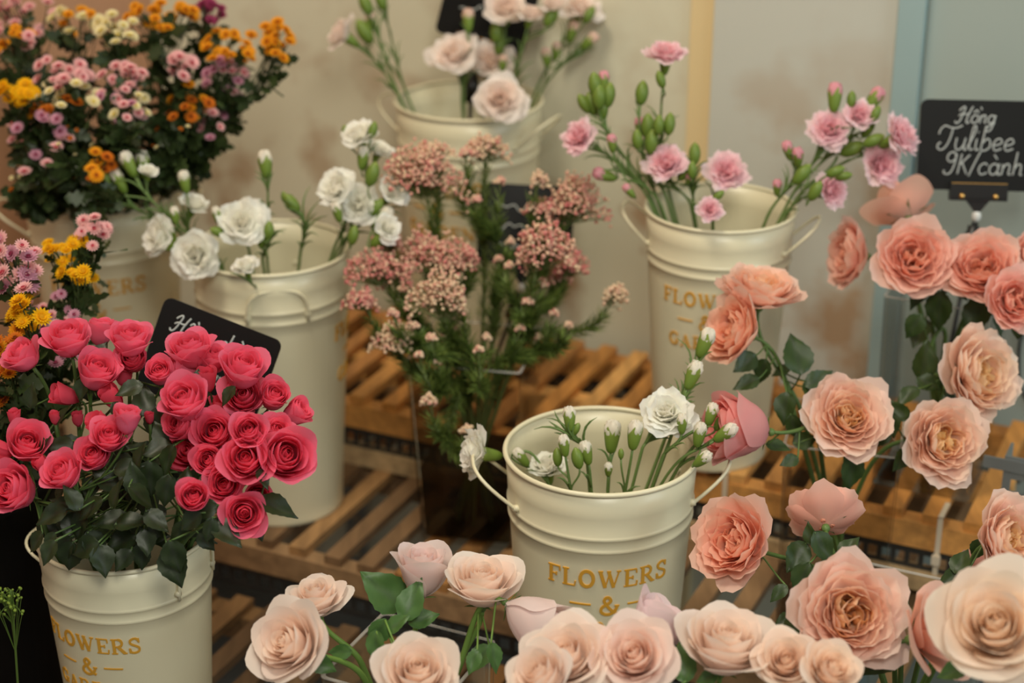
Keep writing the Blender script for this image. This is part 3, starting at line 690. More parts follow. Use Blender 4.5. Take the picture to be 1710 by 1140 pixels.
peach('peach rose facing up in front of the GARDEN bucket of pink carnations', PEACH[0], 1272, 488, 112, (.12, .88, .42), 'A', 2.0, [(1330, 590, 76, 100, 1.98), (1368, 632, 56, 30, 1.97), (1358, 655, 50, 300, 1.97), (1304, 620, 36, 200, 2.0)], 7, tint=(1.0, .93, .9))
peach('orange-peach rose drooping left beside a white carnation bud', CORAL[0], 1232, 553, 112, (-.85, .28, .42), 'A', 1.97, [(1244, 606, 52, 215, 1.97), (1272, 620, 46, 250, 1.98), (1246, 640, 50, 200, 1.96), (1310, 682, 58, 260, 1.95), (1325, 712, 44, 285, 1.95)], 8, tint=(1.0, .98, .9))
peach('frilly peach rose turned right at the right edge, middle height', PEACH[1], 1630, 627, 140, (.55, .12, .8), 'B', 1.98, [(1545, 600, 70, 80, 2.0), (1515, 660, 50, 210, 1.98), (1550, 640, 44, 330, 2.0), (1590, 668, 50, 310, 2.0), (1526, 545, 50, 240, 2.02)], 9, tint=(1.0, 1.02, 1.0))
peach('frilly peach rose right of the clear square vase', PEACH[2], 1573, 737, 122, (.22, .12, .95), 'A', 1.93, [(1502, 685, 44, 130, 1.95), (1506, 768, 46, 235, 1.93), (1490, 710, 46, 280, 1.95)], 10, tint=(1.0, 1.0, .98))
peach('round peach rose with golden heart above the rim of the clear square vase', PEACH[3], 1416, 698, 124, (.02, .32, .93), 'A', 1.92, [(1422, 790, 70, 268, 1.92), (1468, 730, 50, 220, 1.95), (1345, 735, 46, 15, 1.94)], 11)
peach('nearly closed pink globe rose touching the right handle of the front bucket', RANUN, 1243, 716, 102, (-.95, .12, .25), 'A', 1.88, [(1300, 745, 44, 350, 1.9), (1318, 770, 36, 200, 1.9)], 12)
peach('coral peach rose turned left, right of the lettered front bucket', CORAL[1], 1230, 905, 128, (-.62, .3, .7), 'G', 1.76, [(1300, 990, 40, 220, 1.72)], 13, tint=(1.0, .97, .92))
peach('salmon rose seen from behind in front of the clear square vase', CORAL[0], 1378, 864, 104, (.08, .62, -.72), 'G', 1.80, [(1375, 915, 66, 300, 1.76), (1418, 912, 48, 50, 1.77), (1330, 930, 62, 235, 1.77), (1340, 968, 66, 250, 1.76), (1352, 890, 40, 100, 1.77)], 14, tint=(.97, .88, .84), flat=.85)
peach('largest open peach rose facing the camera at lower right', PEACH[0], 1419, 1025, 164, (.02, .2, .97), 'G', 1.63, [(1325, 1050, 60, 240, 1.66), (1460, 1100, 80, 230, 1.66), (1310, 1035, 40, 200, 1.68), (1505, 1010, 50, 60, 1.68)], 15, tint=(1.0, 1.0, 1.02))
peach('loose peach rose with pointed petals left of the big cream rose', FLARE[0], 1560, 1058, 142, (.7, .3, .55), 'G', 1.60, [(1470, 1110, 70, 200, 1.66)], 16, tint=(1.0, 1.04, 1.02))
peach('frilly peach rose at the right edge above the big cream rose', PEACH[1], 1680, 902, 132, (.5, .22, .8), 'G', 1.70, [(1605, 935, 52, 60, 1.72), (1590, 965, 56, 205, 1.72), (1632, 918, 40, 250, 1.74)], 17, tint=(1.0, 1.0, 1.0))
peach('dusky pink rose half hidden at right under a frilly peach rose', CORAL[1], 1656, 950, 78, (.3, .5, -.5), 'G', 1.78, (), 18, tint=(.95, .82, .82))
rose('garden_rose', 'big creamy white rose at the right edge of the bottom corner', 'rose', 'pale roses', PALE[0], 1664, 1052, 176, (-.25, .45, .85), 'G', 1.50, [(1590, 1120, 60, 200, 1.54)], 19, tint=(1.0, 1.0, .95), lmesh=LEAFM)

# ------------------------------------------------------------------ pale pink roses
G = 'pale roses'
def pale(label, bl, px, py, d, face, cont, Z, leaves=(), seed=0, **k):
    k.setdefault('stemcol', rgb(108, 140, 62)); k.setdefault('lmesh', LEAFM); k.setdefault('sr', .0024)
    return rose('garden_rose', label, 'rose', G, bl, px, py, d, face, cont, Z, leaves, 100 + seed, **k)
pale('pale pink rosebud standing upright against the shelf beam', MAUVE[1], 706, 962, 84, (.08, .92, .3), 'D', 1.74, [(640, 985, 96, 135, 1.74), (688, 1000, 78, 68, 1.71), (708, 1032, 56, 18, 1.72)], 1, flat=1.0)
pale('flat pale pink rose left of the FLOWERS lettering', PALE[1], 806, 982, 108, (.02, .92, .45), 'D', 1.71, [(800, 1100, 60, 230, 1.69)], 2, flat=.85)
pale('mauve pink rosebud nodding right against the front bucket', MAUVE[0], 882, 1030, 92, (.72, -.42, .3), 'D', 1.68, [(826, 1098, 54, 285, 1.67), (790, 1105, 46, 250, 1.67)], 3)
pale('pale pink rose at the left end of the row, upper of the pair', PALE[2], 530, 1004, 88, (-.12, .85, .4), 'D', 1.71, [(567, 1088, 44, 185, 1.69)], 4)
pale('pale pink rose at the left end of the row, lower of the pair', PALE[0], 492, 1078, 122, (-.5, .38, .8), 'D', 1.64, [(540, 1110, 50, 330, 1.66)], 5)
pale('pale pink rose cut by the bottom edge, in the centre', PALE[1], 698, 1133, 112, (.02, .68, .7), 'D', 1.60, [(632, 1058, 60, 245, 1.66), (628, 1082, 62, 270, 1.65), (664, 1040, 50, 40, 1.67)], 6)
pale('cream pink rose below the GARDEN lettering', PALE[2], 950, 1102, 128, (-.25, .62, .7), 'E', 1.57, (), 7)
pale('pale pink rose with deeper pink heart below the GARDEN lettering', PALE[0], 1062, 1100, 116, (-.2, .5, .82), 'E', 1.56, [(1140, 1105, 70, 100, 1.60)], 8, tint=(1.0, .96, .97))
pale('mauve rose leaning right behind two cream pink ones', MAUVE[0], 1088, 1056, 96, (.55, .72, .05), 'E', 1.63, [(1118, 1080, 40, 300, 1.64)], 9, tint=(.97, .96, 1.02))
pale('wide flat pale pink rose right of the front bucket foot', PALE[1], 1210, 1086, 128, (.08, .86, .5), 'E', 1.58, [(1180, 1132, 40, 200, 1.58)], 10, flat=.9)
pale('cream peach rose cut by the bottom edge below the largest peach rose, left', PALE[2], 1312, 1108, 92, (-.1, .55, .8), 'E', 1.55, (), 11, tint=(1.0, .97, .93))
pale('cream peach rose cut by the bottom edge below the largest peach rose, right', PALE[0], 1386, 1122, 86, (.25, .6, .7), 'E', 1.53, (), 12, tint=(1.0, .96, .9))
pale('cream rose peeping out at the bottom edge under the front bucket', PALE[1], 908, 1136, 96, (-.5, .6, .6), 'E', 1.54, (), 13)

# ------------------------------------------------------------------ hot pink spray roses
def hot_spray(label, Z, heads, leaves, seed):
    rng = random.Random(900 + seed); root = None; trunk = None; mb = MB(); green = rgb(72, 98, 46)
    for i, h in enumerate(heads):
        px, py, d, face = h[:4]; d = d * .93; z = Z + (h[4] if len(h) > 4 else rng.uniform(-.02, .015)); bud = d < 39
        me, c, _ = (HOTBUD[rng.randrange(2)] if bud else HOT[rng.randrange(3)] if d > 47 else HOT[3]); s = d / 2 / F * z
        ax = cdir(*face); C = at(px, py, z); base = C - ax * s * c
        if trunk is None:
            trunk, b = stem_path(base, ax, 'P', rng, .92); root = thing('spray_rose', label, 'rose', b, 'hot pink spray roses')
            mb.tube(trunk, [.0018 + .001 * k / len(trunk) for k in range(len(trunk))], 7, green)
        else:
            q = trunk[min(10, max(3, int(6 + rng.uniform(-2, 2))))]; D = (base - q).length
            mb.tube(bez(base, base - ax * D * .35, q + (trunk[2] - trunk[8]).normalized() * D * .35, q, 8), .0013, 6, green)
        g = rng.uniform(.93, 1.05)
        child(root, 'bud' if bud else 'bloom', me, put(C, ax, s, rng.uniform(0, 6.3), 1.0 if not bud else 1.05), (1, g, g))
        child(root, 'sepals', SEPAL[1], put(base, ax, s * .8, rng.uniform(0, 6)))
    for (lx, ly, L, ang) in leaves:
        lb, dv, nm, size = img_leaf(lx, ly, L, ang, Z + rng.uniform(-.03, .02), rng, .7)
        q = nearest(trunk[2:12], lb); mid = q.lerp(lb, .6)
        mb.tube(bez(q, q.lerp(mid, .5), mid, lb + dv * size * .05, 6), .0010, 5, green)
        child(root, 'leaf', LEAFK[rng.randrange(3)], leaf_mat(lb, dv, nm, size, rng.uniform(1.0, 1.25)))
    child(root, 'stem', mb.mesh('stem', 'stem'), Matrix())
U, UL, UR, FC, L_, R_ = (0, .9, .4), (-.5, .7, .5), (.5, .7, .5), (.05, .3, .95), (-.8, .3, .5), (.8, .25, .5)
hot_spray('hot pink spray rose stem leaning far left, blooms cut by the left frame edge', 1.74, [(30, 820, 76, (-.35, .3, .85)), (44, 746, 64, (.3, .5, .75)), (-6, 792, 50, L_), (72, 778, 24, UL), (4, 752, 36, L_)], [(85, 860, 60, 200), (60, 905, 46, 230), (120, 880, 56, 250), (100, 838, 40, 160)], 1)
hot_spray('hot pink spray rose stem with one round side-facing bloom at far upper left', 1.78, [(42, 598, 60, (-.45, .65, .5)), (24, 700, 22, U)], [(52, 660, 44, 85), (80, 760, 50, 300)], 2)
hot_spray('hot pink spray rose stem with three tall blooms at the top left of the bunch', 1.80, [(116, 572, 70, (-.05, .85, .5)), (168, 560, 42, (.1, .9, .2), .03), (113, 662, 36, L_), (130, 702, 20, U)], [(165, 590, 50, 60), (150, 650, 50, 130), (105, 690, 40, 60)], 3)
hot_spray('hot pink spray rose stem with a bloom and bud just left of the chalk sign', 1.78, [(217, 573, 66, (.12, .85, .5)), (224, 603, 46, (.02, .4, .9)), (268, 626, 42, (.05, .5, .85)), (190, 668, 34, UL)], [(240, 665, 66, 100), (262, 700, 60, 75), (215, 650, 50, 200), (292, 668, 44, 300)], 4)
hot_spray('hot pink spray rose stem with one cupped bloom below the two top left ones', 1.77, [(160, 628, 64, (.35, .7, .6)), (206, 628, 34, U, .03)], [(135, 650, 40, 250), (200, 690, 46, 300)], 5)
hot_spray('hot pink spray rose stem with a drooping row of four blooms at middle left', 1.73, [(108, 793, 64, (-.3, .55, .75)), (182, 733, 58, (.2, .6, .75)), (160, 764, 54, (-.1, .45, .85)), (212, 706, 42, (.15, .9, .3)), (172, 715, 38, UL)], [(100, 745, 50, 165), (215, 780, 56, 10), (150, 815, 44, 260), (75, 735, 40, 60), (232, 760, 50, 75)], 6)
hot_spray('hot pink spray rose stem with frilly blooms in front of the chalk sign', 1.80, [(320, 592, 72, (-.1, .8, .5)), (356, 604, 56, (.25, .75, .5)), (310, 620, 44, L_), (345, 640, 34, U)], [(328, 636, 44, 80), (270, 690, 50, 80), (340, 670, 40, 250)], 7)
hot_spray('hot pink spray rose stem whose starry bud sticks out furthest right', 1.77, [(404, 624, 70, (.25, .7, .6)), (408, 664, 68, (.05, .35, .92)), (456, 666, 48, (.3, .5, .8)), (490, 692, 42, (.75, .5, .4)), (372, 690, 36, U, .02)], [(450, 700, 44, 10), (380, 660, 40, 230)], 8)
hot_spray('hot pink spray rose stem with tight cluster at the middle of the bunch', 1.73, [(312, 676, 74, (-.15, .6, .8)), (360, 724, 66, (0, .3, .95)), (308, 712, 50, (-.4, .3, .85)), (352, 770, 48, (-.1, .2, .95)), (322, 756, 62, (-.3, .25, .9))], [(262, 750, 56, 195), (280, 770, 60, 250), (268, 724, 50, 120), (250, 800, 66, 270)], 9)
hot_spray('hot pink spray rose stem with the largest open bloom at the right side', 1.70, [(474, 762, 84, (.3, .22, .92)), (412, 768, 76, (.05, .3, .95)), (416, 722, 56, (.1, .35, .92)), (462, 722, 52, (.3, .5, .8), .03), (430, 828, 44, (.2, .1, .95), .02)], [(466, 846, 74, 340), (440, 800, 40, 300), (430, 880, 50, 290)], 10)
hot_spray('hot pink spray rose stem hanging lowest at right, over the bucket rim', 1.69, [(408, 856, 66, (.15, .05, .98)), (376, 810, 60, (.02, .25, .95)), (324, 833, 50, (.12, .4, .9))], [(380, 890, 70, 320), (340, 850, 50, 200), (292, 930, 66, 285), (318, 870, 50, 220), (350, 885, 46, 260)], 11)
rng = random.Random(77)
def fill(seed, n, x0, x1, y0, y1):
    q = random.Random(seed); return [(q.uniform(x0, x1), q.uniform(y0, y1), q.uniform(44, 72), q.uniform(0, 360)) for _ in range(n)]
hot_spray('leafy rose stem with one small bud filling the left of the hot pink bunch', 1.80, [(92, 700, 18, U)], fill(3, 26, 80, 230, 740, 905), 13)
hot_spray('leafy rose stem with one small bud filling the right of the hot pink bunch', 1.80, [(300, 655, 18, U)], fill(4, 26, 200, 350, 740, 900), 14)
hot_spray('leafy budded rose stem with leaves hanging over the hot pink rose bucket rim', 1.715, [(250, 700, 16, U, .06)], [(80, 922, 48, 240), (116, 930, 60, 255), (172, 936, 58, 285), (291, 948, 74, 288), (236, 930, 50, 262), (205, 935, 46, 230), (140, 915, 60, 200), (82, 905, 40, 235), (108, 918, 56, 245), (160, 912, 60, 300), (200, 905, 58, 200), (186, 870, 66, 185), (222, 870, 66, 12), (150, 850, 60, 215), (238, 830, 64, 320), (195, 822, 60, 75), (132, 880, 62, 250), (262, 870, 54, 320), (278, 820, 60, 260), (300, 890, 50, 240), (225, 800, 62, 100), (175, 800, 52, 140), (310, 800, 48, 75), (245, 905, 50, 275), (345, 905, 44, 310), (120, 830, 52, 120)], 12)

# ------------------------------------------------------------------ white carnations, tall bucket
G = 'white carnations in the tall bucket'
def wc(label, heads, seed, **k): return carn_spray(label, G, WCARN, 'w', 'W', k.pop('Z', 2.16), heads, seed, **k)
wc('white carnation stem of two buds reaching furthest left', [('b', 150, 304, 46, (-.75, .6, .3)), ('b', 198, 300, 50, (-.4, .85, .2))], 1, node=.3)
wc('white carnation stem of three buds in front of the chrysanthemum bucket', [('b', 214, 272, 52, (-.4, .9, .2)), ('b', 238, 272, 52, (-.1, .95, .2)), ('B', 248, 288, 30, (.2, .8, .5)), ('g', 176, 297, 30, (-.3, .9, .2))], 2, node=.3)
wc('white carnation in profile left of the lowest nodding one', [('B', 268, 396, 62, (-.7, .2, .6)), ('b', 284, 388, 42, (-.2, .7, .6)), ('b', 278, 412, 38, (-.75, -.1, .5))], 3, node=.25)
wc('round white carnation hanging over the left rim of the tall bucket', [('B', 327, 426, 72, (-.15, -.1, .98))], 4)
wc('white carnation half hidden behind a closed bud, left in the tall bucket', [('B', 325, 342, 44, (.3, .6, .3), .03), ('b', 308, 302, 44, (-.15, .95, .2)), ('b', 292, 358, 34, (-.1, .9, .3))], 5)
wc('large open white carnation in the middle of the tall bucket', [('B', 405, 373, 74, (.05, .3, .93)), ('b', 362, 358, 34, (-.2, .9, .3)), ('g', 365, 387, 34, (-.8, .3, .4)), ('g', 436, 372, 28, (.5, .8, .2))], 6, node=.3)
wc('single tall white bud standing above the middle of the tall bucket', [('b', 443, 272, 54, (-.08, .95, .2))], 7)
wc('thin carnation stem with round green bud, middle of the tall bucket', [('g', 449, 385, 36, (.05, .97, .2)), ('g', 437, 400, 30, (.1, .9, .2))], 8)
wc('thin carnation stem with a slender green bud right of the tall white bud', [('g', 487, 338, 40, (-.6, .75, .2)), ('g', 474, 328, 20, (-.1, 1, .1))], 9)
wc('white carnation sunk at the front rim of the tall bucket', [('B', 410, 446, 40, (-.2, .75, .5))], 10, Z=2.1, leafn=1)
wc('white carnation stem with blooms highest at the right of the tall bucket', [('B', 600, 229, 56, (-.2, .7, .6)), ('B', 632, 252, 42, (.3, .7, .4), .03), ('g', 623, 216, 30, (.25, .95, .1)), ('g', 578, 222, 30, (-.2, .95, .2)), ('b', 606, 262, 46, (.1, .95, .2))], 11, node=.3)
wc('white carnation stem with a pair of overlapping blooms at the right', [('B', 565, 316, 62, (-.35, .45, .8)), ('B', 598, 343, 66, (0, .2, .95)), ('b', 563, 352, 40, (-.2, .9, .3)), ('g', 590, 392, 36, (.2, .9, .2))], 12, node=.28)
wc('white carnation stem leaning furthest right behind the rice flowers', [('B', 656, 322, 54, (.5, .5, .5)), ('b', 640, 362, 52, (.6, .6, .3)), ('B', 645, 382, 46, (.6, .3, .6)), ('g', 628, 346, 40, (.6, .7, .2)), ('g', 622, 290, 46, (.3, .9, .2)), ('g', 634, 400, 40, (.7, .5, .2))], 13, node=.3)

# ------------------------------------------------------------------ white carnations, front bucket
G = 'white carnations in the front bucket'
def fc(label, heads, seed, **k): return carn_spray(label, G, WCARN, 'w', 'F', k.pop('Z', 1.86), heads, seed, **k)
fc('white carnation in profile lying out over the left handle', [('B', 798, 757, 74, (-.95, .12, .25)), ('b', 870, 762, 42, (-.6, .75, .2))], 21, Z=1.9, leafn=1, node=.2)
fc('white bud with a small green one, highest at the left in the front bucket', [('b', 951, 697, 48, (-.05, .98, .15)), ('g', 962, 716, 26, (.4, .8, .3))], 22)
fc('white bud with two green buds at the left front of the bucket', [('b', 942, 742, 44, (-.12, .95, .3)), ('g', 931, 762, 34, (-.05, .97, .2)), ('g', 964, 764, 40, (-.2, .95, .2))], 23, leafn=2)
fc('plump white bud leaning left, left of centre in the front bucket', [('b', 979, 754, 48, (-.2, .93, .3))], 24, leafn=2)
fc('slim white bud at the centre of the front bucket', [('b', 1022, 726, 64, (.06, .97, .2))], 25, leafn=2)
fc('fat white bud just opening, right of the slim central one', [('b', 1060, 724, 58, (.12, .95, .25)), ('g', 1037, 757, 20, (0, .97, .2))], 26, leafn=2)
fc('small round bud low at the front rim', [('b', 1016, 783, 32, (0, .8, .6))], 27, leafn=2)
fc('open white carnation at the right of the front bucket', [('B', 1115, 693, 80, (-.05, .55, .8))], 28)
fc('white bud just right of the open carnation', [('b', 1139, 706, 40, (.02, .95, .3))], 29, leafn=2)
fc('carnation stem of three white buds at the right rim', [('b', 1188, 690, 46, (.25, .93, .2)), ('b', 1168, 724, 50, (.15, .93, .3)), ('g', 1204, 704, 36, (.5, .8, .2))], 30, node=.3, leafn=2)
fc('white bud pressing against the pink globe rose', [('b', 1213, 722, 54, (.7, .55, .45)), ('b', 1174, 766, 44, (.62, .55, .5))], 31, Z=1.83, node=.25, leafn=1)
fc('tallest white bud, just left of the drooping orange-peach rose', [('b', 1178, 570, 60, (.35, .9, .2))], 32, Z=1.9)
fc('second tallest white bud, in front of the pink carnation bucket', [('b', 1158, 624, 58, (.35, .9, .25))], 33, Z=1.88)
fc('white carnation sunk low inside the left of the front bucket', [('B', 915, 782, 58, (-.1, .8, .5))], 34, Z=1.93, leafn=0)

# ------------------------------------------------------------------ blush carnations, top bucket
G = 'blush carnations in the highest bucket'
def bc(label, heads, seed, **k): return carn_spray(label, G, BCARN, 'b', 'T', k.pop('Z', 2.42), heads, seed, **k)
bc('blush carnation in profile at the far left of the highest bucket', [('B', 573, 58, 56, (-.8, .55, .3)), ('g', 608, 52, 48, (-.5, .85, .2)), ('b', 618, 34, 38, (0, .95, .2))], 41, node=.25)
bc('blush carnation stem of buds leaving the top edge at left', [('g', 610, 6, 42, (-.4, .9, .1)), ('g', 636, -2, 40, (-.2, .95, .1))], 42, node=.25)
bc('bare blush carnation stem beside the left rim of the highest bucket', [('g', 632, -14, 40, (-.3, .95, .1))], 43)
bc('frilly blush carnation left of centre in the highest bucket', [('B', 760, 94, 76, (-.2, .55, .75))], 44)
bc('blush carnation half behind, beside the frilly one', [('B', 820, 106, 66, (0, .35, .6), .04), ('b', 840, 104, 32, (.1, .95, .2))], 45)
bc('flat open blush carnation hanging over the front rim of the highest bucket', [('B', 835, 168, 76, (.05, .25, .95))], 46, Z=2.34)
bc('single blush bud in front of the brown sign at the top', [('b', 782, 32, 44, (-.02, .98, .1))], 47)
bc('blush carnation cut by the top edge, in the middle', [('B', 846, 16, 66, (.05, .5, .8)), ('g', 828, 52, 40, (0, .97, .1)), ('g', 833, 76, 32, (.1, .95, .2))], 48, node=.25)
bc('blush carnations behind, right of the one at the top edge', [('B', 886, 26, 42, (.2, .7, .4)), ('B', 926, 10, 46, (0, .7, .3)), ('g', 918, 28, 36, (.3, .9, .1))], 49, node=.25, Z=2.37)
bc('blush carnation cut by the top edge at the right', [('B', 966, 16, 66, (.3, .6, .6)), ('b', 956, 52, 42, (.3, .93, .2)), ('g', 984, 24, 34, (.5, .8, .1))], 50, node=.3)
bc('stem of yellow-tipped blush buds leaning right in the highest bucket', [('b', 985, 68, 42, (.7, .6, .3)), ('b', 929, 84, 36, (.15, .95, .2)), ('b', 912, 94, 36, (-.1, .95, .3))], 51, node=.3)

# ------------------------------------------------------------------ pink carnations
G = 'pink carnations'
def pc(label, heads, seed, **k): return carn_spray(label, G, PCARN, 'p', 'K', k.pop('Z', 2.13), heads, seed, **k)
pc('pink carnation reaching furthest left towards the rice flowers', [('B', 969, 231, 54, (-.6, .25, .75)), ('b', 1008, 292, 48, (-.9, .25, .3))], 61, node=.25)
pc('pink carnation stem with a dense cluster of green buds at upper left', [('g', 993, 140, 44, (-.1, .97, .2)), ('b', 1008, 134, 40, (.05, .97, .1)), ('g', 975, 172, 38, (-.5, .8, .2)), ('g', 1000, 160, 46, (0, .97, .2)), ('g', 1016, 158, 46, (.15, .95, .2)), ('g', 988, 172, 42, (-.3, .9, .2)), ('g', 1006, 180, 40, (0, .97, .2))], 62, node=.22)
pc('tallest pink carnation, with a green bud beneath it', [('B', 1112, 94, 60, (.05, .8, .5)), ('g', 1103, 132, 32, (-.3, .93, .1))], 63, node=.2)
pc('single tall green carnation bud left of the tallest pink carnation', [('g', 1072, 154, 44, (.12, .97, .1))], 64)
pc('pink carnation stem with several green buds below the tallest bloom', [('g', 1082, 210, 46, (0, .97, .2)), ('g', 1100, 208, 36, (.05, .97, .2)), ('g', 1118, 206, 40, (.1, .97, .1)), ('g', 1064, 232, 36, (-.05, .97, .2)), ('b', 1068, 210, 36, (-.1, .95, .2), .03), ('g', 1088, 236, 44, (.1, .95, .2))], 65, node=.25)
pc('pale pink carnation with ragged petals near the centre of its bucket', [('B', 1113, 276, 62, (-.15, .55, .8)), ('g', 1143, 288, 34, (.5, .7, .3)), ('b', 1150, 298, 26, (.1, .6, .7))], 66, node=.2)
pc('round pale pink carnation right of the ragged one', [('B', 1212, 289, 62, (.1, .4, .9))], 67)
pc('upright green carnation bud between two pink blooms', [('g', 1160, 256, 40, (.03, .98, .1)), ('g', 1156, 283, 32, (0, .95, .2))], 68)
pc('smallest pink carnation low at the front rim of its bucket', [('B', 1185, 351, 38, (.1, .25, .95)), ('g', 1200, 326, 26, (.7, .6, .2))], 69, Z=2.06, leafn=2)
pc('small pink carnation bud flowers low at the left of the bunch', [('b', 1022, 238, 36, (-.1, .9, .3)), ('b', 1050, 318, 32, (-.6, .7, .2))], 70, node=.3)
pc('pink carnation just opening, highest at the right of the bunch', [('b', 1394, 160, 56, (.05, .97, .1)), ('B', 1385, 219, 62, (-.1, .4, .9))], 71, node=.22)
pc('pink carnation with green buds at the upper right end of the bunch', [('B', 1435, 193, 48, (.05, .5, .85)), ('b', 1460, 165, 54, (.55, .75, .2)), ('g', 1422, 166, 32, (.05, .97, .1)), ('g', 1462, 190, 32, (.4, .85, .2)), ('g', 1450, 212, 40, (.4, .8, .2))], 72, node=.22)
pc('two large pink carnations at the right end, near the chalk sign', [('B', 1500, 229, 66, (.7, .35, .6)), ('B', 1470, 276, 64, (.35, .2, .9)), ('g', 1460, 234, 40, (.85, .4, .2)), ('g', 1425, 248, 48, (.9, .35, .2))], 73, node=.22)
pc('pink carnation nodding lowest at the right of the bunch', [('B', 1386, 317, 54, (.5, .1, .8)), ('g', 1396, 286, 34, (.85, .4, .2)), ('g', 1410, 294, 30, (.9, .2, .2)), ('g', 1362, 318, 40, (.4, .7, .3))], 74, node=.25, Z=2.08)
pc('pink carnation stem of half open buds at the left of the right-hand group', [('b', 1332, 262, 44, (-.1, .7, .6)), ('b', 1316, 250, 40, (-.3, .8, .4)), ('b', 1298, 312, 34, (-.05, .8, .5)), ('g', 1340, 290, 44, (.6, .75, .2))], 75, node=.25, Z=2.09)
# ------------------------------------------------------------------ rice flowers
def ico():
    import bmesh
    bm = bmesh.new(); bmesh.ops.create_icosphere(bm, subdivisions=1, radius=1); v = [tuple(p.co) for p in bm.verts]; f = [tuple(q.index for q in p.verts) for p in bm.faces]; bm.free(); return np.array(v), f
IV, IF = ico()
def rice(label, heads, seed, Z=2.18, lean=None):
    """heads: (px, py, width px, height px, pinkness)"""
    rng = random.Random(300 + seed); root = None; trunk = None; mb = MB(); nd = MB(); g = rgb(92, 104, 56)
    for hi, (px, py, wpx, hpx, pk) in enumerate(heads):
        z = Z + rng.uniform(-.03, .02); C = at(px, py, z); rx, ry = wpx * .57 / F * z, hpx * .57 / F * z
        side = (px - 800) / 400
        ax = cdir(side * .7, .85, .25); base = C - ax * (ry * .9 + .018)
        if trunk is None:
            trunk, b = stem_path(base, ax, 'R', rng, .8); root = thing('rice_flower', label, 'rice flower', b, 'rice flower stems')
            mb.tube(trunk, [.0014 + .001 * i / len(trunk) for i in range(len(trunk))], 6, g)
            path = trunk[:13]
        else:
            q = trunk[int(5 + rng.uniform(-1, 2))]; D = (base - q).length
            path = bez(base, base - ax * D * .35, q + (trunk[2] - trunk[8]).normalized() * D * .3, q, 10); mb.tube(path, .0012, 5, g)
        hd = MB(); nb = int(40 + wpx * hpx / 8500 * 620)
        for i in range(nb):             # a domed corymb of tiny round buds on hair-thin stalks
            a = rng.uniform(0, 6.283); rr = math.sqrt(rng.random()); lob = 1 + .22 * math.sin(3 * a + seed) + .15 * math.sin(5 * a + 2 * seed)
            rr *= lob
            x = rr * rx * math.cos(a); dep = rr * rx * .75 * math.sin(a); y = ry * (1 - .95 * rr * rr) * rng.uniform(.2, 1.0) + rng.uniform(-.85, .1) * ry + .45 * ry * math.sin(a) * -rr
            p = C + CR * x + CU * (y - ry * .25) + Vector((0, -1, 0)) * (-dep)
            s = rng.uniform(.0016, .0027)
            pink, cream = rgb(236, 152, 150), rgb(250, 230, 200); t_ = min(1, max(0, rng.gauss(pk - .14, .30)))
            hd.add(IV * s + np.array(p), IF, cream * (1 - t_) + pink * t_)
            if i % 3 == 0:
                e = base + ax * .016 + (p - C) * .25; mb.tube([e, e.lerp(p, .5) + ax * .002, p], .0004, 3, g * 1.2, cap=False)
        for _ in range(7):
            e = base + ax * .016 + (CR * rng.uniform(-1, 1) * rx + CF * rng.uniform(-1, 1) * rx) * .25; mb.tube([base, e], .0006, 4, g, cap=False)
        child(root, 'flower_head', hd.mesh('flower_head', 'petal'), Matrix())
        L = len(path) - 1
        for i in range(int(300 + 80 * rng.random())):     # needle leaves all along the upper stem
            t = rng.random() ** .9 * L; k = int(t); q = path[k].lerp(path[min(L, k + 1)], t - k)
            up = (path[max(0, k - 1)] - path[min(L, k + 1)]).normalized(); sd = Quaternion(up, rng.uniform(0, 6.283)) @ up.orthogonal().normalized()
            l = rng.uniform(.010, .022); d = (up * rng.uniform(.5, 1.1) + sd).normalized(); n_ = up.cross(d).normalized() * .0009
            tip = q + d * l + up * l * .2; m_ = q.lerp(tip, .5) + sd * .001
            c = (rgb(116, 136, 64) if rng.random() < .6 else rgb(84, 106, 50)) * rng.uniform(.8, 1.15)
            th = sd.cross(n_).normalized() * .0004
            nd.add([q - n_ * .5, q + n_ * .5, m_ + n_, m_ - n_, tip, m_ + th], [(0, 1, 2, 5, 3), (3, 5, 4), (5, 2, 4)], c)
    child(root, 'needles', nd.mesh('needles', 'leaf', False), Matrix())
    child(root, 'stem', mb.mesh('stem', 'stem'), Matrix())
    return root
rice('rice flower stem with the broadest pink head, upper left of its vase', [(700, 272, 112, 92, .5), (722, 244, 56, 26, .35)], 1)
rice('rice flower stem with a small head standing highest, in front of the top bucket', [(810, 238, 64, 46, .3), (778, 252, 22, 14, .6)], 2)
rice('rice flower stem with a wide pink head at the far left', [(632, 436, 100, 64, .7), (645, 392, 44, 44, .6)], 3)
rice('rice flower stem with a head at the centre, above the cream one', [(742, 415, 96, 70, .55), (704, 402, 50, 60, .6), (784, 420, 26, 30, .8)], 4)
rice('rice flower stem with a cream head lowest of the central ones', [(735, 476, 82, 84, .25)], 5, Z=2.12)
rice('rice flower stem with a cream head hanging low at left, over the shelf', [(664, 555, 72, 56, .15), (602, 492, 46, 40, .7)], 6, Z=2.13)
rice('rice flower stem with a ragged head at upper right, over the sign', [(962, 318, 80, 84, .45), (900, 294, 26, 30, .1), (905, 340, 60, 30, .6)], 7)
rice('rice flower stem with a dense pink head in front of the sign', [(908, 395, 86, 82, .55)], 8, Z=2.14)
rice('rice flower stem with a sparse pink head behind the sign edge', [(955, 432, 50, 46, .8), (935, 455, 36, 30, .7)], 9, Z=2.24)
rice('rice flower stem stretching furthest right with a tiny cream head', [(1028, 485, 36, 40, .05)], 10, Z=2.14)
rice('rice flower stem with a trailing cream sprig below the vase rim', [(717, 664, 22, 20, .1), (780, 714, 18, 14, .05)], 11, Z=2.06)
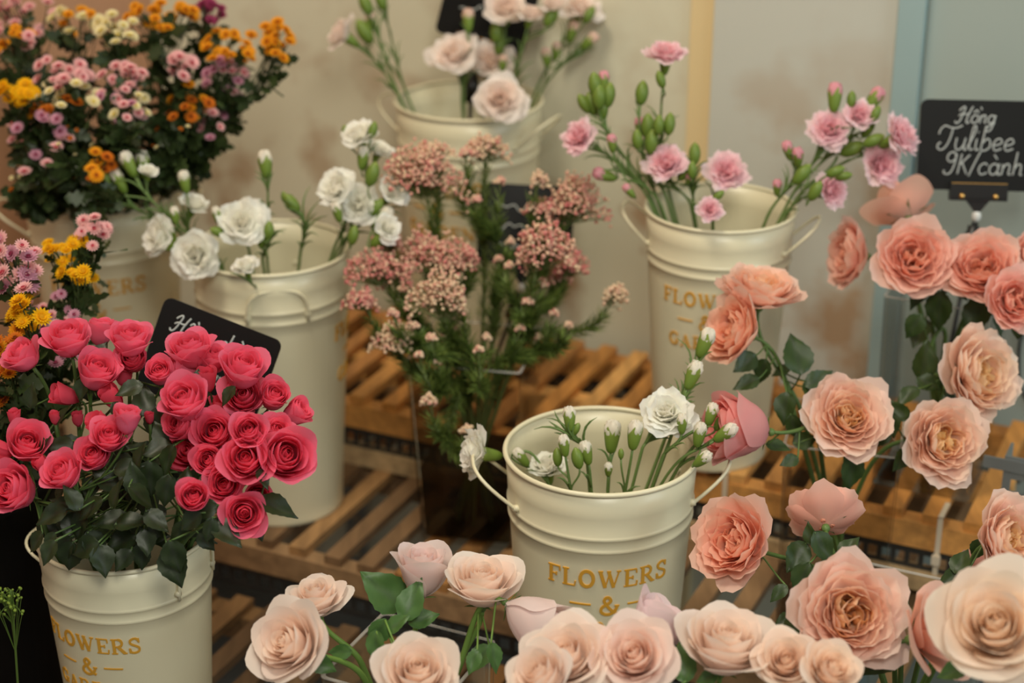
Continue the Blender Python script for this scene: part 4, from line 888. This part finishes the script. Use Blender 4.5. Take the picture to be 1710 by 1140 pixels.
rice('leafy rice flower stem with pale buds between the central heads', [(835, 300, 14, 12, .4), (795, 330, 14, 12, .4), (765, 300, 12, 12, .4)], 12)
rice('leafy rice flower stem low at the right of the vase', [(905, 470, 16, 14, .5), (880, 500, 14, 12, .4), (850, 440, 12, 12, .4)], 13, Z=2.15)
rice('leafy rice flower stem low at the left of the vase', [(655, 520, 16, 14, .5), (690, 540, 14, 14, .3), (720, 560, 14, 12, .3), (812, 560, 12, 10, .3)], 14, Z=2.11)

for i, (lb, hd, z) in enumerate([('left of the central cream head', [(690, 500, 12, 10, .4), (672, 480, 10, 10, .3)], 2.16), ('just under the central cream head', [(762, 545, 12, 10, .4), (742, 560, 10, 10, .3)], 2.12),
        ('directly in front of the chalk sign', [(832, 430, 12, 10, .4), (852, 400, 10, 10, .3)], 2.2), ('right below the chalk sign', [(868, 545, 12, 10, .4), (900, 560, 10, 10, .3)], 2.15),
        ('spreading low to the right over the vase rim', [(925, 520, 12, 10, .4), (950, 540, 10, 10, .3)], 2.13), ('spreading low to the left over the vase rim', [(700, 590, 12, 10, .4), (730, 600, 10, 10, .3)], 2.1), ('at the centre front of the vase rim', [(800, 580, 12, 10, .4), (772, 500, 10, 10, .3)], 2.1)]):
    rice('leafy rice flower stem ' + lb, hd, 30 + i, Z=z)
# ------------------------------------------------------------------ chrysanthemum sprays
def mum(label, cont, Z, px, py, sx, sy, n, cols, d, seed, group, green=rgb(52, 66, 34), leafn=26, fall=0):
    rng = random.Random(500 + seed); C = at(px, py + sy * .5, Z); side = (px - 200) / 500
    ax = cdir(side * .5, .85, .2); trunk, b = stem_path(C - ax * .01, ax, cont, rng, .95)
    root = thing('chrysanthemum_spray', label, 'chrysanthemum', b, group)
    mb = MB(); lv = MB(); mb.tube(trunk, [.0014 + .001 * i / len(trunk) for i in range(len(trunk))], 6, green)
    for i in range(int(n * 1.9)):
        a = rng.uniform(0, 6.283); r = math.sqrt(rng.random()); z = Z + rng.uniform(-.035, .035)
        x, y = px + 1.12 * sx * r * math.cos(a), py + sy * r * math.sin(a); P = at(x, y, z)
        f = cdir((x - px) / sx * .5 + side * .3 + rng.uniform(-.3, .3), .55 + rng.uniform(-.35, .3), .65)
        s = d * rng.uniform(.82, 1.15) / 2 / F * z
        child(root, 'flower', DAISY[cols[rng.randrange(len(cols))]], put(P, f, s, rng.uniform(0, 6)))
        q = trunk[rng.randint(2, 6)]; D = (P - q).length; e = P - f * s * .15
        mb.tube(bez(e, e - f * D * .3, q + (trunk[0] - trunk[6]).normalized() * D * .3, q, 6), .0008, 4, green)
        if rng.random() < .8:
            lf(lv, e - f * D * .2 - UP * .006, rng, .016, green)
    for i in range(leafn):
        k = rng.randint(1, 11); lf(lv, trunk[k].lerp(trunk[k - 1], rng.random()), rng, .034 * rng.uniform(.6, 1.2), green)
    child(root, 'leaves', lv.mesh('leaves', 'leaf'), Matrix()); child(root, 'stem', mb.mesh('stem', 'stem'), Matrix())
def lf(mb, p, rng, L, col):            # a small lobed leaf
    d = Vector((rng.uniform(-1, 1), rng.uniform(-1, .4), rng.uniform(-.5, .9))).normalized(); n_ = d.orthogonal().normalized(); n_ = Quaternion(d, rng.uniform(0, 6.28)) @ n_; s = d.cross(n_)
    prof = [(0, .02), (.2, .06), (.35, .26), (.45, .14), (.6, .30), (.72, .15), (.85, .2), (1.0, .01)]
    V, Fc = [], []
    for t, wd in prof: V += [p + d * L * t - s * wd * L, p + d * L * t + n_ * L * (.06 - .12 * t * t), p + d * L * t + s * wd * L]
    for i in range(len(prof) - 1):
        for j in range(2): a = i * 3 + j; Fc.append((a, a + 1, a + 4, a + 3))
    mb.add(V, Fc, np.array(col) * rng.uniform(.7, 1.3))
G = 'chrysanthemums in the corner bucket'
MM = [('orange chrysanthemum spray stretching furthest right over the bare wall', 462, 68, 24, 34, 9, 'o', 23, 2.24),
      ('orange chrysanthemum spray just left of the outermost orange one', 385, 78, 42, 34, 12, 'o', 23, 2.24),
      ('orange chrysanthemum spray at the top edge, above the cream blooms', 268, 26, 55, 22, 13, 'oo', 23, 2.28),
      ('bright yellow chrysanthemum spray with large petals at the left frame edge', 24, 155, 34, 22, 8, 'y', 30, 2.15),
      ('cream white chrysanthemum spray in the upper middle of the mixed bunch', 192, 50, 32, 26, 10, 'w', 24, 2.20),
      ('cream white chrysanthemum spray right of the bright yellow one', 105, 160, 55, 22, 10, 'ww', 24, 2.15),
      ('pink chrysanthemum spray above the cream ones at left', 95, 122, 55, 26, 11, 'p', 24, 2.16),
      ('pink chrysanthemum spray in the middle of the mixed bunch', 205, 132, 34, 24, 11, 'p', 24, 2.16),
      ('pink chrysanthemum spray right of the middle one', 296, 112, 26, 22, 8, 'pp', 24, 2.20),
      ('dusky pink chrysanthemum spray under the orange ones at right', 378, 132, 30, 42, 11, 'pl', 22, 2.25),
      ('orange chrysanthemum spray in the lower right of the mixed bunch', 312, 176, 40, 36, 11, 'od', 21, 2.22),
      ('orange chrysanthemum spray hanging low before the bucket rim', 155, 280, 28, 26, 6, 'od', 25, 2.12),
      ('sparse pink chrysanthemum spray low at left of the mixed bunch', 62, 235, 60, 55, 10, 'pl', 23, 2.16),
      ('faded pink chrysanthemum spray at the top left corner', 45, 26, 60, 34, 13, 'p', 24, 2.30),
      ('cream and yellow chrysanthemum spray at the top, left of the orange one', 125, 36, 45, 26, 9, 'wo', 23, 2.27),
      ('magenta chrysanthemum spray at the top edge, right side', 342, 16, 26, 22, 8, 'm', 20, 2.30),
      ('mixed orange chrysanthemum spray on the left of the faded pink one', 20, 72, 36, 30, 8, 'op', 22, 2.22),
      ('pink and cream chrysanthemum spray below the middle pink one', 200, 178, 50, 30, 9, 'pwl', 22, 2.14),
      ('brown-orange chrysanthemum spray under the bright yellow one', 85, 178, 50, 22, 7, 'do', 22, 2.16),
      ('lilac chrysanthemum spray at the right, below the dusky pink one', 350, 200, 26, 34, 7, 'lp', 20, 2.25)]
for i, (lb, px, py, sx, sy, n, c, d, Z) in enumerate(MM): mum(lb, 'C', Z, px, py, sx, sy, n, c, d, i, G, leafn=66)
for i, (lb, px, py, sx, sy) in enumerate([('leafy dark stem with tiny buds at the left of the mixed chrysanthemums', 40, 290, 30, 40), ('leafy dark stem with tiny buds in the middle of the mixed chrysanthemums', 180, 225, 60, 30), ('leafy dark stem with tiny buds at the right of the mixed chrysanthemums', 290, 225, 40, 30), ('leafy dark stem with tiny buds at the front of the mixed chrysanthemums', 120, 240, 50, 30)]):
    mum(lb, 'C', 2.2 if i != 3 else 2.13, px, py, sx, sy, 3, 'wd', 10, 40 + i, G, leafn=90)
G = 'chrysanthemums in the black bucket'
NN = [('pink chrysanthemum spray with the largest blooms at the far left', 22, 440, 38, 50, 15, 'pl', 31, 1.88),
      ('yellow chrysanthemum spray in front of the corner bucket', 112, 418, 34, 26, 9, 'y', 24, 1.96),
      ('yellow chrysanthemum spray just below the other yellow one', 128, 464, 26, 18, 6, 'y', 25, 1.94),
      ('pink chrysanthemum sprig highest of the left front bunch', 150, 388, 26, 26, 9, 'p', 24, 1.98),
      ('yellow chrysanthemum spray left of the corner bucket lettering', 44, 524, 26, 26, 7, 'y', 30, 1.86),
      ('golden chrysanthemum spray with brown hearts behind the pink roses at far left', 12, 588, 24, 46, 9, 'od', 32, 1.84),
      ('faded lilac chrysanthemum spray behind the hot pink roses', 95, 565, 44, 60, 13, 'lp', 24, 1.93),
      ('brown-orange chrysanthemum spray low at the left edge', 8, 675, 14, 24, 4, 'd', 26, 1.86),
      ('dusky chrysanthemum spray under the left yellow one', 75, 520, 40, 40, 9, 'lp', 22, 1.95)]
for i, (lb, px, py, sx, sy, n, c, d, Z) in enumerate(NN): mum(lb, 'N', Z, px, py, sx, sy, n, c, d, 60 + i, G, green=rgb(58, 74, 38), leafn=36)
# green berry sprig at the left frame edge
rng = random.Random(5); b = locat(-.50, 1.50, -1.22)
t = thing('berry_sprig', 'green berry sprig at the left frame edge beside the hot pink rose bucket', 'greenery', b)
mb = MB(); bd = MB(); top = at(18, 985, 1.70)
tr = bez(top, top - UP * .03, b + UP * .05, b, 10); mb.tube(tr, .0012, 5, rgb(80, 104, 40))
for i in range(46):
    p = at(14 + rng.uniform(-26, 24), 1005 + rng.uniform(-24, 22), 1.70 + rng.uniform(-.01, .01)); q = tr[rng.randint(0, 3)]
    mb.tube([q, q.lerp(p, .6) + UP * .002, p], .0004, 3, rgb(90, 116, 44), cap=False)
    bd.add(IV * rng.uniform(.0012, .002) + np.array(p), IF, rgb(124, 146, 52) * rng.uniform(.8, 1.1))
child(t, 'stem', mb.mesh('stem', 'stem'), Matrix()); child(t, 'berries', bd.mesh('berries', 'leaf'), Matrix())

# ------------------------------------------------------------------ chalk price signs
def circ(cx, cy, rx, ry, a0=60, a1=430): return arc(cx, cy, rx, ry, a0, a1, 18)
GL = {
    'H': ([[(-.1, 1.45), (.1, 1.75), (.35, 1.95), (.5, 1.75), (.42, 1.1), (.28, .4), (.08, .02), (-.2, .0), (-.3, .25)], [(1.35, 2.0), (1.18, 1.5), (1.02, .7), (1.0, .15), (1.2, .0), (1.4, .2)], [(-.05, .85), (.3, 1.1), (.8, 1.05), (1.2, 1.2)]], 1.5),
    'o': ([circ(.45, .5, .38, .48)], 1.0), 'ô': ([circ(.45, .5, .38, .48), [(.12, 1.25), (.42, 1.55), (.72, 1.25)], [(.78, 1.95), (.98, 1.62)]], 1.0),
    'n': ([[(.05, .95), (.12, .5), (.1, .02)], [(.12, .6), (.35, .95), (.62, .9), (.68, .5), (.68, .12), (.88, .08)]], .98),
    'g': ([circ(.42, .5, .36, .46), [(.8, 1.0), (.8, .3), (.72, -.6), (.4, -.95), (.08, -.75), (.3, -.35), (.95, .1)]], 1.05),
    'T': ([[(-.25, 1.25), (-.15, 1.7), (.15, 1.95), (.6, 1.8), (1.1, 1.8), (1.5, 2.0)], [(.78, 1.82), (.72, 1.0), (.52, .3), (.2, .0), (-.12, .12), (-.15, .45), (.05, .6)]], 1.2),
    'u': ([[(.05, 1), (.05, .35), (.25, .02), (.55, .15), (.72, .55), (.75, 1)], [(.75, 1), (.73, .3), (.85, .02), (1.02, .15)]], 1.02),
    'l': ([[(0, .2), (.3, 1.1), (.42, 1.8), (.28, 2.0), (.16, 1.7), (.14, .5), (.25, .05), (.5, .15)]], .55),
    'i': ([[(.08, .95), (.1, .3), (.22, .02), (.42, .15)], [(.1, 1.45), (.15, 1.52)]], .48),
    'b': ([[(.12, 2.0), (.1, 1.0), (.1, .15), (.4, 0), (.75, .3), (.68, .8), (.4, .95), (.12, .6)]], .95),
    'e': ([[(.08, .45), (.45, .5), (.72, .72), (.5, 1.0), (.18, .85), (.06, .4), (.3, .02), (.78, .2)]], .92),
    '9': ([[(.78, 1.5), (.55, 1.9), (.15, 1.75), (.08, 1.3), (.4, 1.05), (.75, 1.3), (.8, 1.75), (.75, .7), (.5, .05), (.05, .05), (0, .35)]], 1.1),
    'K': ([[(.12, 1.75), (.1, .9), (.08, .02)], [(.82, 1.7), (.15, .85)], [(.3, 1.0), (.85, .02)]], 1.0),
    '/': ([[(.65, 2.0), (.35, 1.0), (.05, -.15)]], .75),
    'c': ([[(.75, .8), (.5, 1.0), (.15, .8), (.08, .35), (.35, .02), (.8, .2)]], .9),
    'à': ([circ(.42, .5, .36, .46), [(.8, 1.0), (.78, .3), (.9, .02), (1.05, .15)], [(.2, 1.75), (.55, 1.35)]], 1.05),
    'h': ([[(.1, 2.0), (.1, 1.0), (.08, .02)], [(.12, .6), (.35, .95), (.62, .88), (.68, .4), (.68, .1), (.88, .08)]], .98),
    'ù': ([[(.05, 1), (.05, .35), (.25, .02), (.55, .15), (.72, .55), (.75, 1)], [(.75, 1), (.73, .3), (.85, .02), (1.02, .15)], [(.2, 1.75), (.55, 1.35)]], 1.02),
    'm': ([[(.05, .95), (.12, .5), (.1, .02)], [(.12, .6), (.3, .95), (.5, .88), (.54, .02)], [(.54, .6), (.74, .95), (.95, .85), (.98, .1), (1.15, .08)]], 1.25), ' ': ([], .6),
}
def sign(label, C, right, up, lines, post_to, wd=.135, ht=.1, clip_side=-1, chalkw=.0011, scribble=0, seed=0):
    """board centred at C; clip on its lower edge; a thin post down to post_to"""
    right, up = right.normalized(), (up - right * up.dot(right)).normalized(); n_ = right.cross(up)      # towards the viewer
    root = thing('price_sign', label, 'sign', post_to, 'chalk price signs')
    q = Matrix((right, up, n_)).transposed().to_4x4()
    W = Matrix.Translation(C) @ q
    mb = MB(); ring = []; r = .009
    for sx, sy, a0 in ((1, 1, 0), (-1, 1, 90), (-1, -1, 180), (1, -1, 270)):
        for j in range(6): a = R(a0 + 18 * j); ring.append((sx * (wd / 2 - r) + r * math.cos(a), sy * (ht / 2 - r) + r * math.sin(a)))
    m = len(ring); vs = [(x, y, .0015) for x, y in ring] + [(x, y, -.0015) for x, y in ring]
    mb.add(vs, [tuple(range(m)), tuple(range(m, 2 * m))[::-1]] + [(k + m, (k + 1) % m + m, (k + 1) % m, k) for k in range(m)])
    child(root, 'board', mb.mesh('board', 'board', False), W)
    mb = MB()
    for txt, x, y, xh, slant in lines:
        for ch in txt:
            st, adv = GL[ch]
            for pts in st:
                sm = smooth_line(pts, 5)
                mb.tube([(x + (p[0] + slant * p[1]) * xh, y + p[1] * xh, .0017) for p in sm], chalkw, 5)
            x += adv * xh
    rng = random.Random(seed)
    for k in range(scribble):         # writing too blurred in the photograph to read
        y = ht * (.22 - .26 * k); x = -wd * .3; pts = []
        while x < wd * .3: pts.append((x, y + rng.uniform(-.006, .006))); x += .0055
        mb.tube([(p[0], p[1], .0017) for p in smooth_line(pts, 4)], chalkw, 5)
    if mb.v: child(root, 'chalk_writing', mb.mesh('chalk_writing', 'chalk'), W)
    cb = MB(); y0 = -ht / 2
    cb.box((-.034, y0 - .010, .0016), (.068, 0, 0), (0, .020, 0), (0, 0, .006)); cb.box((-.034, y0 - .010, -.0076), (.068, 0, 0), (0, .020, 0), (0, 0, .006)); cb.box((-.034, y0 - .012, -.0076), (.068, 0, 0), (0, .0035, 0), (0, 0, .0152))
    cb.add([(-.014, y0 - .012, .004), (.014, y0 - .012, .004), (.003, y0 - .026, .004), (-.003, y0 - .026, .004), (-.014, y0 - .012, -.004), (.014, y0 - .012, -.004), (.003, y0 - .026, -.004), (-.003, y0 - .026, -.004)], [(3, 2, 1, 0), (4, 5, 6, 7), (0, 1, 5, 4), (1, 2, 6, 5), (2, 3, 7, 6), (3, 0, 4, 7)])
    clip = child(root, 'clip', cb.mesh('clip', 'black', False), W)
    for sx in (-.020, .020):
        obj('stud', MB().lathe([(.0001, .0106), (.0022, .0102), (.0034, .0086), (.0036, .0076)], 14).mesh('stud', 'brass'), clip, Matrix.Translation((sx, y0 - .0065, 0)))
    obj('edge_strip', MB().box((-.033, y0 + .0085, .0076), (.066, 0, 0), (0, .0012, 0), (0, 0, .0006)).mesh('edge_strip', 'brass', False), clip)
    bt = W @ Vector((0, y0 - .031, 0)); dv = (Vector(post_to) - bt); dn = dv.normalized()
    bd = MB(); bd.lathe([(.0002, .0075), (.004, .006), (.0056, .002), (.0056, -.002), (.004, -.006), (.0002, -.0075)], 16)
    child(root, 'bead', bd.mesh('bead', 'bead'), Matrix.Translation(bt))
    pb = MB(); k0 = bt + dn * .008
    pb.tube([k0, k0 + dn * .004, k0 + dn * .005, k0 + dn * .012, k0 + dn * .013, k0 + dn * .045], [.004, .004, .008, .008, .0095, .0095], 12)
    pb.tube([k0 + dn * .045, Vector(post_to)], .0028, 8)
    child(root, 'post', pb.mesh('post', 'black'), Matrix())
    return root
M['brass'] = plain('brass', rgb(226, 178, 104), .25, .9)
x0 = -.058
sign('black chalk sign at the right reading Hồng Tulibee 9K/cành', at(1638, 243, 2.16), Vector((1, -.08, 0)), Vector((-.02, .25, 1)),
     [('Hông', -.030, .0265, .0100, .22), ('Tulibee', -.050, -.006, .0148, .16), ('9K/cành', -.043, -.035, .0140, .16)], CONT['B'][2] + Vector((.005, .03, 0)), .148, .108, chalkw=.0010)
sign('tilted chalk sign tucked behind the hot pink roses', at(348, 608, 1.93), CR * .93 - CU * .36 - CF * .1, CU * .93 + CR * .36 - CF * .12,
     [('Hông', -.050, .020, .0098, .16), ('chùm', .004, .020, .0098, .16), ('9K/cành', -.035, -.018, .0105, .16)], CONT['P'][2] + Vector((.0, .045, 0)), .137, .105)
sign('black chalk sign behind the rice flowers', at(878, 375, 2.36), CR + CU * -.06, UP * .95 + CF * .3, [], S(-.985, 2.03, T1), .124, .104, scribble=3, seed=3)
sign('chalk sign cut by the top edge behind the blush carnations', at(815, 14, 2.46), CR * .96 - CU * .24 + CF * .1, CU * .95 + CR * .24 - CF * .42, [], CONT['T'][2] + Vector((-.02, .02, 0)), .126, .1, scribble=2, seed=8)
# black cable on the door at the right
pts = [at(1702, 560, 2.3), at(1694, 600, 2.3), at(1697, 640, 2.3), at(1712, 670, 2.3)]
def onwall(px, py):
    d = at(px, py, 1) - Vector((0, 0, CAMH)); return Vector((0, 0, CAMH)) + d * ((WB - .008) / (d.x * SA + d.y * CA))
tag(obj('cable', MB().tube([Vector(p) for p in smooth_line([onwall(1730, 520), onwall(1706, 560), onwall(1701, 610), onwall(1706, 650), onwall(1735, 700)], 6)], .0022, 8).mesh('cable', 'black')), 'thin black cable curving on the grey-blue door at the right edge', 'cable')
